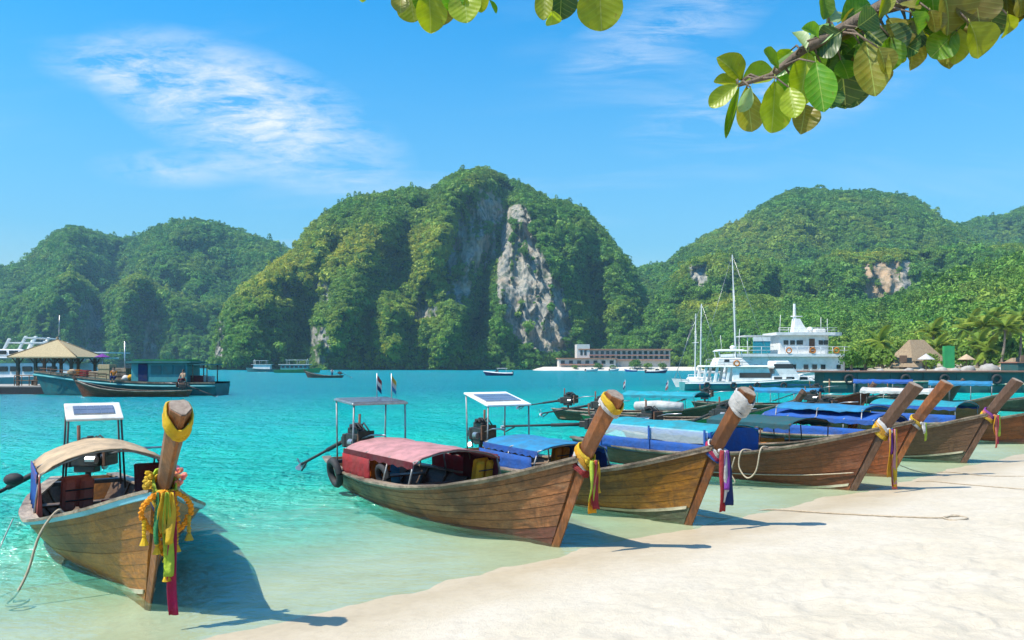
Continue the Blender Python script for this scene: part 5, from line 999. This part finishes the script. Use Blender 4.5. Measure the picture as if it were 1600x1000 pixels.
mb = MB().tube([bl(B9, -5.6, -.3, .95), bl(B9, -4.6, -.3, 1.0), bl(B9, -3.6, -.25, .97)], [.17, .2, .17], 10); tag(mb.build('tarpaulin_roll', M['white_c'], smooth=True), 'white rolled tarpaulin lying on the green boat', 'tarpaulin')
for b, xx, c1, c2 in ((B8, -5.0, 'red', 'navy'), (B8, -2.9, 'navy', 'red'), (B2, -6.9, 'red', 'navy'), (B2, -6.15, 'yellow', 'sky')):
    z0 = 1.3 if b is B8 else 1.8; s = tube('flag_pole', [(xx, .3, z0), (xx, .3, z0 + .62)], .01, M['steel'], b)
    for i, c in enumerate((c1, 'white_c', c2)): MB().grid([[Vector((xx - .05 * k + .012 * math.sin(k * 2 + i), .3 + .05 * k, z0 + .58 - .10 * i - q * .10 - .035 * k)) for q in (0, 1)] for k in range(5)]).build('flag_stripe', M[c], s, solid=.004)
# ---- loose things lying in the near boats
def thing_box(nm, root, x, y, z, s, m, lab, cat, lid=None, rz=0.0):
    r = empty(nm, toW(root, (x, y, z)), root.rotation_euler.z + rz, lab, cat); MB().box((0, 0, s[2] / 2), s).build('body', M[m], r, bevel=.02)
    if lid: MB().box((0, 0, s[2] + .025), (s[0] * 1.04, s[1] * 1.04, .05)).build('lid', M[lid], r, bevel=.012); 
    for q in (-1, 1): tube('handle', [(-.07, q * s[1] * .5, s[2] * .7), (-.07, q * (s[1] * .5 + .03), s[2] * .7), (.07, q * (s[1] * .5 + .03), s[2] * .7), (.07, q * s[1] * .5, s[2] * .7)], .01, M['rubber'], r, 5)
thing_box('cooler_box', B1, -3.2, .10, .075, (.5, .42, .5), 'maroon', 'dark red cooler box under the golden boat awning', 'cooler', 'red'); thing_box('cooler_box', B2, -2.3, .2, .075, (.5, .4, .36), 'white', 'white cooler box forward in the pink awning boat', 'cooler', 'white')
thing_box('fuel_tank', B2, -6.3, .3, .075, (.3, .4, .5), 'sky', 'blue fuel tank by the pink awning boat engine', 'tank'); thing_box('wooden_box', B5, -3.1, -.4, .075, (.9, .5, .62), 'orange', 'orange box under the dark teal awning', 'box', 'deck')
thing_box('cooler_box', B3, -2.4, -.2, .075, (.5, .4, .4), 'navy', 'navy cooler box in the ochre boat', 'cooler', 'white')
def chair_(root, x, y, lab):
    r = empty('deck_chair', toW(root, (x, y, .075)), root.rotation_euler.z, lab, 'chair')
    MB().box((0, 0, .32), (.45, .45, .05)).build('seat', M['red'], r, bevel=.015); MB().box((-.26, 0, .66), (.06, .44, .66), (0, -.25, 0)).build('backrest', M['maroon'], r, bevel=.02)
    for a in (-.19, .19):
        for b in (-.19, .19): tube('leg', [(a, b, 0), (a, b, .3)], .02, M['darkmetal'], r)
        tube('armrest', [(-.26, a * 1.15, .55), (.2, a * 1.15, .52), (.2, a * 1.15, .3)], .02, M['darkmetal'], r)
chair_(B1, -3.7, .62, 'red slung chair under the golden boat awning')
def life_jackets(root, x, y, z, m, lab):
    r = empty('life_jacket', toW(root, (x, y, z)), root.rotation_euler.z + .3, lab, 'life jacket')
    for q in (-1, 1): MB().box((0, q * .13, .26), (.10, .2, .5), (0, .15, 0)).build('front_pad', M[m], r, bevel=.04)
    MB().box((-.1, 0, .30), (.08, .42, .5), (0, .15, 0)).build('back_pad', M[m], r, bevel=.04)
    for k in (.18, .34): tube('strap', [(.06, -.2, k), (.08, 0, k), (.06, .2, k)], .012, M['rubber'], r, 5)
life_jackets(B2, -3.0, .66, .36, 'gold', 'yellow life jacket hung under the pink awning front'); life_jackets(B2, -4.9, -.5, .35, 'orange', 'orange life jacket on a pink awning boat thwart'); life_jackets(B3, -4.2, .3, .35, 'orange', 'orange life jacket under the low blue awning'); life_jackets(B6, -3.2, .3, .4, 'orange', 'orange life jacket under the double blue awning'); life_jackets(B1, -4.3, -.35, .35, 'coral', 'coral life jacket in the golden boat')
def tyre(root, x, y, z, R_, lab, tilt=.2):
    o = MB().tube([(R_ * math.cos(a), 0, R_ * math.sin(a)) for a in [i * math.pi / 9 for i in range(19)]], R_ * .3, 8, False).build('tyre', M['rubber'], smooth=True); o.location = toW(root, (x, y, z)); o.rotation_euler = (tilt, 0, root.rotation_euler.z); tag(o, lab, 'tyre')
tyre(B2, -5.9, -1.05, .45, .24, 'black tyre hung on the pink awning boat stern side'); tyre(B2, -4.15, -.8, .55, .2, 'small black tyre amidships in the pink awning boat')
o = MB().ball((0, 0, 0), (.16, .13, .11), 12, 8).build('buoy', M['rubber'], smooth=True); o.location = toW(B1, (-6.3, -1.15, .66)); tag(o, 'black buoy tied at the golden boat stern', 'buoy')
for x0, y0, m, l, b in ((-4.6, .1, 'rope', 'coil of pale rope on the golden boat floor', B1), (-2.2, -.1, 'rope', 'coil of rope forward in the golden boat', B1), (-3.0, -.3, 'rope', 'coil of rope in the pink awning boat', B2), (-1.5, 0, 'rope', 'coil of rope on the ochre boat foredeck', B3)):
    z = h1.zs(x0) - .10 if x0 > -1.8 else .09; mb = MB()
    for k in range(4): rr = .22 - .025 * k; mb.tube([toW(b, (x0 + rr * math.cos(a), y0 + rr * math.sin(a) * .9, z + .03 * k + .01 * math.sin(3 * a))) for a in [i * math.pi / 8 for i in range(17)]], .018, 5, False)
    tag(mb.build('rope_coil', M[m], smooth=True), l, 'rope')
# ------------------------------------------------------------------ palms and trees by the quay
M['frond'] = leaf_mat('palm_frond', (.16, .27, .03), (.30, .36, .05), (.3, .25, .04), False, .35); M['palm_trunk'] = basic('palm_trunk', (.26, .21, .16), (.16, .13, .10), 5, .9, .5, stretch=(1, 1, 4)); M['bark'] = basic('bark', (.20, .15, .11), (.11, .085, .065), 6, .95, .7, stretch=(3, 3, .6), bdist=.02)
def frond_mesh(seed, L=2.6):
    r = random.Random(seed); mb = MB(); n = 22; pts = []
    for i in range(n): f = i / (n - 1); pts.append(Vector((L * f * (1 - .12 * f), 0, .75 * f - 1.55 * f * f)))
    mb.tube(pts, [.035 * (1 - .8 * i / n) + .004 for i in range(n)], 4)
    for i in range(2, n):
        f = i / (n - 1); ll = .75 * math.sin(math.pi * min(1, .15 + f * .85)) ** .7 + .12
        for s in (-1, 1):
            p = pts[i]; t = Vector((.45, s * .85, -.35 - .25 * r.random())).normalized() * ll; w = Vector((.085, 0, .0)); mb.add([p - w, p + w, p + t * .6 + w * .8, p + t, p + t * .6 - w * .8], [(0, 1, 2, 3, 4)])
    return mb.mesh('frond', M['frond'])
FR = [frond_mesh(k, 2.3 + .25 * k) for k in range(3)]
def palm(px, Y, py_top, lab, lean=0.0, z0=1.9):
    p = P(px, py_top + 14, Y); x0 = p.x - lean; r = empty('palm_tree', (x0, Y, z0), 0, lab, 'palm', 'palms behind the quay'); H = p.z - z0
    pts = [Vector((lean * (i / 8) ** 1.6, .1 * math.sin(i), H * i / 8)) for i in range(9)]; MB().tube(pts, [.19 - .09 * i / 8 + (.08 if i == 0 else 0) for i in range(9)], 8).build('trunk', M['palm_trunk'], r, smooth=True)
    n = 17
    for k in range(n):
        o = bpy.data.objects.new('frond', FR[k % 3]); link(o, r); o.location = pts[-1]; o.rotation_euler = (0, random.uniform(-.75, .45) if k > 3 else -1.1, k * 2.4 + random.uniform(-.2, .2)); s = random.uniform(.8, 1.1); o.scale = (s, s, s)
    c = MB()
    for k in range(5): a = k * 1.25; c.ball(pts[-1] + Vector((.18 * math.cos(a), .18 * math.sin(a), -.16)), .11, 7, 5)
    c.build('coconuts', M['bark'], r)
for px, Y, py, lab, ln in ((1375, 100, 520, 'palm standing alone left of the steep thatched roof', .2), (1458, 104, 506, 'palm just left of the green hoarding', -.3), (1463, 98, 530, 'short palm beside the steep thatched roof', .3), (1512, 108, 500, 'slim palm right of the green hoarding', -.4), (1530, 100, 522, 'short palm in front of the palm grove', .2), (1553, 106, 484, 'tallest palm in the middle of the grove', .3), (1578, 112, 492, 'palm right behind the tallest one', -.2), (1596, 98, 488, 'palm cut by the right picture edge', .2), (1572, 96, 500, 'leaning palm between the grove and the right picture edge', .5), (1536, 102, 496, 'palm left of the tallest one', -.3), (1545, 98, 534, 'low palm at the foot of the grove', -.3), (1520, 114, 488, 'far palm at the left of the grove', .1)): palm(px, Y, py, lab, ln)
SHORE_LEAF = leaf_mat('shore_leaves', (.07, .17, .02), (.15, .25, .03), (.3, .25, .04), False, .3)
CR = []
for i in range(4):
    V, F = crown_arrays(300 + i, lumps=15, per=46, size=.10, flat=.75); CR.append(np_mesh('crown', V, F, SHORE_LEAF, False))
def shore_tree(px, Y, py_top, wpx, lab, z0=1.9):
    p = P(px, py_top, Y); H = p.z - z0; r = empty('shore_tree', (p.x, Y, z0), random.uniform(0, 6), lab, 'tree', 'trees along the resort shore'); w = wpx / 2 * Y / FPX
    tr = MB().tube([(0, 0, -.2), (.05, .05, H * .3), (-.05, .1, H * .6)], [.2, .15, .08], 7)
    for k in range(4): a = k * 1.6; tr.tube([(0, .05, H * .3), (w * .45 * math.cos(a), w * .45 * math.sin(a), H * .62)], [.09, .04], 5)
    tr.build('trunk', M['bark'], r, smooth=True); o = bpy.data.objects.new('crown', CR[int(px) % 4]); link(o, r); o.location = (0, 0, H * .30); o.scale = (w * 1.05, w * 1.05, H * .72)
for px, Y, py, w, lab in ((1330, 88, 545, 40, 'bushy tree at the left end of the quay'), (1352, 92, 536, 46, 'rounded tree behind the left end of the quay'), (1380, 90, 541, 44, 'bushy tree left of the steep thatched roof'), (1400, 104, 528, 50, 'taller tree behind the bushes left of the thatched roof'), (1320, 100, 552, 36, 'low tree next to the ferry'), (1455, 92, 550, 26, 'small tree between thatched roof and green hoarding'), (1505, 96, 540, 34, 'yellow green tree right of the green hoarding'), (1560, 97, 545, 40, 'bushy tree below the tallest palm'), (1600, 99, 538, 44, 'bushy tree at the right picture edge'), (1530, 104, 526, 40, 'tree behind the short palm'), (1424, 106, 534, 40, 'dark tree behind the steep thatched roof'), (1488, 108, 524, 44, 'rounded tree behind the green hoarding'), (1575, 108, 520, 50, 'broad tree in the right hand grove'), (1365, 108, 522, 46, 'broad tree above the bushes beside the ferry')): shore_tree(px, Y, py, w, lab)
for i, (px, py, w) in enumerate(((935, 566, 16), (992, 560, 24), (1012, 566, 18), (898, 570, 12), (1035, 566, 16), (958, 570, 12))): shore_tree(px, 366, py, w, ['small tree at the hotel left wing', 'large rounded tree before the hotel front', 'tree right of the large one before the hotel', 'low tree on the far white beach', 'tree at the hotel right end', 'low tree below the hotel balconies'][i], .6)

# ------------------------------------------------------------------ overhanging sea almond branch
def almond_mat(name, a, b, tr=.45):
    m, nt = new_mat(name); tc = nd(nt, 'ShaderNodeTexCoord').outputs['Object']; s = nd(nt, 'ShaderNodeSeparateXYZ', {0: tc}); x, y, z = s.outputs; ay = math_(nt, 'ABSOLUTE', y)
    v = math_(nt, 'SINE', math_(nt, 'MULTIPLY', math_(nt, 'SUBTRACT', x, math_(nt, 'MULTIPLY', ay, .55)), 50.0)); vein = math_(nt, 'GREATER_THAN', v, .93); mid = math_(nt, 'LESS_THAN', ay, .012)
    vv = math_(nt, 'MAXIMUM', math_(nt, 'MULTIPLY', vein, .28), math_(nt, 'MULTIPLY', mid, .8)); oi = nd(nt, 'ShaderNodeObjectInfo').outputs['Random']
    c = mixc(nt, ramp(nt, noise(nt, tc, 2.5, 5, .6), [(.35, 0.0), (.68, 1.0)]), a, b); c = mixc(nt, ramp(nt, noise(nt, mapping(nt, tc, (1, 1, 1), (0, 0, 0), (3, 1, 2)), 5, 6, .7), [(.62, 0.0), (.72, .7)]), c, (.20, .12, .035)); c = mixc(nt, vv, c, (.36, .42, .10))
    c = nd(nt, 'ShaderNodeHueSaturation', {'Hue': math_(nt, 'ADD', .485, math_(nt, 'MULTIPLY', oi, .03)), 'Value': math_(nt, 'ADD', .75, math_(nt, 'MULTIPLY', oi, .5)), 'Color': c}).outputs[0]
    b_ = bumpn(nt, math_(nt, 'ADD', v, noise(nt, tc, 9, 3, .6)), .1, .006); p = nd(nt, 'ShaderNodeBsdfPrincipled', {'Base Color': c, 'Roughness': .4, 'Specular IOR Level': .5, 'Normal': b_}).outputs[0]
    t = nd(nt, 'ShaderNodeBsdfTranslucent', {'Color': nd(nt, 'ShaderNodeHueSaturation', {'Saturation': 1.15, 'Value': 1.5, 'Color': c}).outputs[0]}).outputs[0]; out(nt, nd(nt, 'ShaderNodeMixShader', {0: tr, 1: p, 2: t}).outputs[0]); return m
AL = {'y': almond_mat('almond_yellow', (.30, .36, .02), (.22, .27, .015)), 'g': almond_mat('almond_green', (.10, .24, .02), (.15, .28, .02)), 'd': almond_mat('almond_dark', (.035, .09, .02), (.06, .12, .02), .3), 'o': almond_mat('almond_olive', (.17, .17, .025), (.24, .20, .04), .4), 'p': almond_mat('almond_pale', (.22, .36, .13), (.30, .42, .2), .35)}
def leaf_mesh(kind, cup, curl, seed):
    r = random.Random(seed); nx, ny = 16, 9; g = []
    for i in range(nx):
        f = i / (nx - 1); f = f if f < .5 else .5 + .5 * math.sin(math.pi / 2 * (f - .5) * 2)
        w = .5 * max(.03, math.sin(math.pi / 2 * min(1, f / .64)) ** .85 if f < .64 else math.sqrt(max(.004, 1 - ((f - .64) / .362) ** 2)))
        g.append([Vector((f - .25 * cup * q * q * .1, q * w, -curl * f * f + cup * abs(q) ** 1.5 * w + .018 * math.sin(f * 17 + q * 3 + seed) * abs(q))) for q in [(-1 + 2 * j / (ny - 1)) for j in range(ny)]])
    mb = MB().grid(g); mb.tube([(-.13, 0, .02), (0, 0, 0), (.5, 0, -curl * .25 - .008), (.95, 0, -curl * .9 - .004)], [.018, .014, .010, .004], 5); me = mb.mesh('leaf', AL[kind], True); return me
LM = {k: [leaf_mesh(k, .25 + .2 * j, .12 + .12 * j, j + 3) for j in range(3)] for k in AL}
def almond_tree():
    t = empty('sea_almond_tree', (4.3, .9, .62), 0, 'broad leaved tree whose branches overhang the top of the view', 'tree'); off = Vector(t.location)
    MB().tube([Vector(q) - off for q in ((4.3, .9, .4), (4.25, 1.0, 2.0), (4.1, 1.15, 3.4), (4.0, 1.3, 4.4), (3.9, 1.3, 5.4))], [.26, .2, .17, .13, .06], 10).build('trunk', M['bark'], t, smooth=True)
    def branch(nodes, r0, r1): n = len(nodes); return MB().tube([Vector(q) - off for q in nodes], [r0 + (r1 - r0) * i / (n - 1) for i in range(n)], 7).build('branch', M['bark'], t, smooth=True)
    def near(nodes, a):
        best = None
        for p, q in zip(nodes[:-1], nodes[1:]):
            p = Vector(p); q = Vector(q); t = max(0, min(1, (a - p).dot(q - p) / (q - p).length_squared)); c = p.lerp(q, t)
            if best is None or (c - a).length < (best - a).length: best = c
        return best
    def outer(parent, nodes, n, r_):
        for k in range(n):
            f = r_.random() * (len(nodes) - 1); i = int(f); c = Vector(nodes[i]).lerp(Vector(nodes[i + 1]), f - i); a = r_.uniform(0, 6.28); x = Vector((math.cos(a), math.sin(a) * .8, r_.uniform(-.5, .9))).normalized(); v = Vector((r_.uniform(-.3, .3), r_.uniform(-.3, .3), 1)); z = (v - x * v.dot(x)).normalized(); L = r_.uniform(.16, .24)
            o = bpy.data.objects.new('leaf', LM[r_.choice('ggydo')][k % 3]); link(o, parent); o.matrix_local = Matrix.Translation(c + x * .03 - off) @ Matrix((x, z.cross(x), z)).transposed().to_4x4() @ Matrix.Diagonal((L, L * .68, L * .8, 1))
    def Lf(parent, c, y0, sc, ox, oy, spec):
        for i, (bx, by, tx, ty, w, k) in enumerate(spec):
            Y = y0 + random.uniform(-.16, .16); a = P(ox + bx * sc, oy + by * sc, Y); b = P(ox + tx * sc, oy + ty * sc, Y + random.uniform(-.07, .05)); x = (b - a); L = x.length; x.normalize(); v = Vector((random.uniform(-.45, .45), -1, random.uniform(-.1, .55))); z = (v - x * v.dot(x)).normalized(); yv = z.cross(x)
            o = bpy.data.objects.new('leaf', LM[k][i % 3]); link(o, parent); ww = w * sc * Y / FPX * 1.18; m = Matrix((x, yv, z)).transposed().to_4x4(); o.matrix_local = Matrix.Translation(a - off) @ m @ Matrix.Diagonal((L * .97, ww, (L + ww) * .5, 1)); q = near(c, a)
            if (q - a).length > .05: tube('twig', [q - off, q.lerp(a, .5) + Vector((0, 0, .02)) - off, a - off], [.005, .004, .003], M['bark'], parent, 5)
    Y = 3.0; n1_ = [(4.0, 1.3, 4.3), (3.0, 2.2, 4.5), P(1640, -70, 3.05), P(1500, -25, 3.05), P(1380, 10, 3.05), P(1300, 55, 3.03), P(1258, 76, 3.02), P(1205, 118, 3.0), P(1152, 134, 2.98)]; b1 = branch(n1_, .055, .006); outer(b1, n1_[:3], 26, random.Random(8))
    S = [(225, 405, 85, 510, 80, 'y'), (225, 405, 110, 375, 60, 'y'), (240, 385, 155, 265, 105, 'y'), (245, 395, 400, 320, 110, 'y'), (230, 420, 165, 650, 36, 'g'), (265, 420, 295, 645, 110, 'o'), (400, 390, 400, 640, 150, 'y'), (285, 420, 240, 540, 60, 'p'), (545, 505, 545, 615, 120, 'o'), (550, 235, 385, 365, 62, 'p'), (550, 235, 500, 130, 72, 'p'), (550, 235, 690, 115, 66, 'p'), (555, 240, 705, 395, 165, 'g'), (550, 250, 435, 470, 110, 'g'), (560, 260, 530, 490, 130, 'y'), (420, 330, 360, 235, 80, 'g'), (600, 300, 640, 520, 125, 'g'), (700, 200, 770, 515, 190, 'd'), (720, 330, 820, 505, 170, 'd'), (840, 200, 890, 440, 140, 'o'), (900, 230, 960, 340, 95, 'o'), (850, 150, 1000, 275, 210, 'd'), (690, 205, 840, 40, 95, 'o'), (650, 110, 740, 10, 140, 'p'), (720, 100, 870, 0, 130, 'g'), (900, 90, 970, -60, 66, 'y'), (1060, 60, 1125, 150, 95, 'g'), (1000, 20, 1110, 30, 85, 'o'), (1150, 50, 1190, 140, 100, 'o'), (1200, -60, 1300, 130, 230, 'o'), (1220, 110, 1245, 230, 105, 'y'), (1260, 120, 1290, 305, 100, 'y'), (1340, 110, 1420, 258, 155, 'y'), (1430, 0, 1460, 188, 115, 'd'), (1500, -60, 1560, 100, 150, 'o'), (1520, 70, 1530, 182, 95, 'y'), (1350, -80, 1400, 115, 180, 'o'), (630, -40, 655, 80, 80, 'g'), (780, 120, 690, 250, 120, 'g'), (800, 130, 900, 60, 110, 'd'), (480, 240, 430, 320, 90, 'y'), (610, 180, 560, 120, 70, 'g'), (470, 420, 500, 560, 100, 'y'), (650, 420, 690, 500, 110, 'd'), (880, 280, 930, 430, 110, 'o'), (1050, -30, 1100, 80, 120, 'o'), (950, 90, 1040, 200, 150, 'o'), (1150, -60, 1180, 90, 150, 'g'), (1580, -60, 1600, 80, 130, 'o'), (1640, -40, 1660, 120, 150, 'y'), (1700, -40, 1740, 90, 170, 'g')]
    Lf(b1, n1_, 3.0, .325, 1080, 0, S)
    rr = random.Random(3); ex = []
    for k in range(34):
        f = rr.random(); cx = 560 + f * 1050; cy_ = 250 - f * 260 + rr.uniform(-60, 90); a = rr.uniform(.2, 2.6); ln = rr.uniform(110, 190); ex.append((cx, cy_, cx + ln * math.cos(a), cy_ + ln * math.sin(a) * .8, rr.uniform(90, 150), rr.choice('ggddooy')))
    Lf(b1, n1_, 3.12, .325, 1080, 0, ex)
    n2_ = [(3.95, 1.3, 4.9), (2.6, 2.3, 4.85), (1.3, 2.9, 4.6), P(960, -90, 3.05), P(860, -75, 3.02), P(740, -60, 3.0), P(640, -50, 3.0)]; b2 = branch(n2_, .05, .006); outer(b2, n2_[:3], 30, random.Random(9)); outer(b2, [Vector(q) + Vector((0, .05, .16)) for q in n2_[2:]], 16, random.Random(10))
    S2 = [(290, -70, 310, 125, 150, 'y'), (400, -60, 420, 178, 155, 'y'), (475, -60, 490, 140, 120, 'o'), (600, -80, 612, 120, 165, 'y'), (700, -60, 690, 62, 90, 'y'), (745, 0, 790, 72, 26, 'g'), (235, -50, 240, 65, 90, 'o'), (360, -90, 380, 70, 110, 'g'), (530, -90, 545, 60, 110, 'g'), (1062, -90, 1050, 110, 90, 'y'), (1150, -110, 1162, 108, 150, 'd'), (1100, 60, 1105, 156, 85, 'y'), (1370, -140, 1378, 178, 225, 'y'), (20, -60, 25, 10, 45, 'y'), (150, -200, 120, -30, 120, 'g'), (800, -220, 860, -40, 150, 'g'), (1250, -230, 1270, -30, 150, 'g')]
    Lf(b2, n2_, 3.0, .275, 560, 0, S2)
    # rest of the crown, out of the picture
    r = random.Random(5); mb = MB(); src = LM['g'][0]; vs = [v.co.copy() for v in src.vertices]; fs = [tuple(p.vertices) for p in src.polygons]
    for k in range(260):
        a = r.uniform(0, 6.28); rr = r.uniform(.2, 1.7); c = Vector((4.2 + rr * math.cos(a) + .3, 1.0 + rr * math.sin(a) * .9 - .3, 4.9 + r.uniform(-.5, 1.0) - .25 * rr)) - off; m = Euler((r.uniform(-.6, .6), r.uniform(.1, .9), r.uniform(0, 6.28))).to_matrix(); s = r.uniform(.2, .3); mb.add([c + m @ Vector((v.x * s, v.y * s * .6, v.z * s)) for v in vs], fs)
    tag(mb.build('foliage', AL['g'], t, smooth=True), kind='stuff')
almond_tree()

# ------------------------------------------------------------------ people
SKIN = basic('skin', (.36, .20, .13), (.32, .17, .11), 8, .6, .05, rnd=.05); HAIR = basic('hair', (.015, .012, .01), (.03, .022, .018), 20, .6, .3)
def skin_mesh(name, pts, edges, rad, mat, parent, root=0, sub=2):
    me = bpy.data.meshes.new(name); me.from_pydata(pts, edges, []); me.materials.append(mat); o = bpy.data.objects.new(name, me); link(o, parent); sk = o.modifiers.new('skin', 'SKIN'); sk.use_smooth_shade = True
    if not me.skin_vertices: me.skin_vertices.new()
    for i, r_ in enumerate(rad): d = me.skin_vertices[0].data[i]; d.radius = (r_, r_) if not isinstance(r_, tuple) else r_; d.use_root = (i == root)
    m = o.modifiers.new('sub', 'SUBSURF'); m.levels = m.render_levels = sub; return o
def person(loc, rz, lab, shirt, trousers, sit=False, arm=0.0):
    r = empty('person', loc, rz, lab, 'person'); hz = .0 if sit else .92
    J = {'pel': (0, 0, hz), 'sp': (0, .01, hz + .22), 'ch': (0, .02, hz + .42), 'nk': (0, .01, hz + .54), 'hd': (0, -.01, hz + .64), 'tp': (0, 0, hz + .76)}
    R_ = {'pel': (.13, .10), 'sp': (.12, .09), 'ch': (.15, .10), 'nk': .05, 'hd': (.075, .09), 'tp': (.06, .07)}; E = [('pel', 'sp'), ('sp', 'ch'), ('ch', 'nk'), ('nk', 'hd'), ('hd', 'tp')]
    for s, q in ((-1, 'l'), (1, 'r')):
        J['hip' + q] = (s * .09, 0, hz - .05); J['sh' + q] = (s * .19, .02, hz + .44)
        if sit: J['kn' + q] = (s * .12, -.42, hz - .02); J['an' + q] = (s * .12, -.44, hz - .42); J['to' + q] = (s * .13, -.58, hz - .46); J['el' + q] = (s * .25, -.08, hz + .2); J['ha' + q] = (s * .16, -.30, hz + .08)
        else: J['kn' + q] = (s * .10, -.02, .48); J['an' + q] = (s * .11, .02, .08); J['to' + q] = (s * .12, -.14, .03); J['el' + q] = (s * .26, 0 - arm * .1, hz + .2 + arm * .05); J['ha' + q] = (s * .24, -.10 - arm * .2, hz - .02 + arm * .2)
        R_.update({'hip' + q: .095, 'kn' + q: .06, 'an' + q: .04, 'to' + q: .035, 'sh' + q: .06, 'el' + q: .042, 'ha' + q: .035}); E += [('pel', 'hip' + q), ('hip' + q, 'kn' + q), ('kn' + q, 'an' + q), ('an' + q, 'to' + q), ('ch', 'sh' + q), ('sh' + q, 'el' + q), ('el' + q, 'ha' + q)]
    def mk(nm, keys, mat, grow, root, J2=None):
        JJ = dict(J); JJ.update(J2 or {}); idx = {k: i for i, k in enumerate(keys)}; g = lambda v: tuple(a + grow for a in v) if isinstance(v, tuple) else v + grow
        return skin_mesh(nm, [JJ[k] for k in keys], [(idx[a], idx[b]) for a, b in E if a in idx and b in idx], [g(R_[k]) for k in keys], mat, r, idx[root])
    b = mk('body', list(J), SKIN, 0, 'pel'); mk('shirt', ['pel', 'sp', 'ch', 'shl', 'shr', 'ell', 'elr'], M[shirt], .022, 'ch', {'ell': tuple(Vector(J['shl']).lerp(Vector(J['ell']), .75)), 'elr': tuple(Vector(J['shr']).lerp(Vector(J['elr']), .75))})
    mk('trousers', ['pel', 'hipl', 'hipr', 'knl', 'knr', 'anl', 'anr'], M[trousers], .02, 'pel', {'anl': tuple(Vector(J['knl']).lerp(Vector(J['anl']), .7)), 'anr': tuple(Vector(J['knr']).lerp(Vector(J['anr']), .7))})
    MB().ball((0, .02, hz + .72), (.088, .10, .085), 12, 8, .004).build('hair', HAIR, r, smooth=True)
    f = MB()
    for s in (-1, 1): f.ball((s * .032, -.095, hz + .665), .011, 6, 5)
    f.build('eyes', HAIR, r); MB().ball((0, -.105, hz + .635), (.014, .02, .024), 6, 5).build('nose', SKIN, r); MB().box((0, -.092, hz + .595), (.05, .012, .012)).build('mouth', M['maroon'], r)
person(((177 - 800) / FPX * 66.3, 66.40, 1.62), .2, 'person in orange shirt sitting on the cargo boat side', 'orange', 'navy', True); person(((286 - 800) / FPX * 66.7, 66.72, 1.42), -.3, 'person in pale shirt sitting at the cargo boat stern', 'cream', 'maroon', True)
q = toW(B14, (-4.9, 0, .115)); person((q.x, q.y, q.z), .4, 'person in white standing in the dark boat out in the bay', 'white_c', 'navy', False, 1.0)
# ------------------------------------------------------------------ air
def make_haze():
    m, nt = new_mat('air_haze')
    v = nd(nt, 'ShaderNodeVolumePrincipled', {'Color': (.40, .74, .95, 1), 'Density': HAZE, 'Anisotropy': 0.0})
    out(nt, None, vol=v.outputs[0])
    o = MB().box((100, 480, 100), (2600, 1500, 214)).build('haze', m); tag(o, 'thin bluish sea air over the whole bay', 'haze', kind='stuff')
HAZE = 0.00024
make_haze()
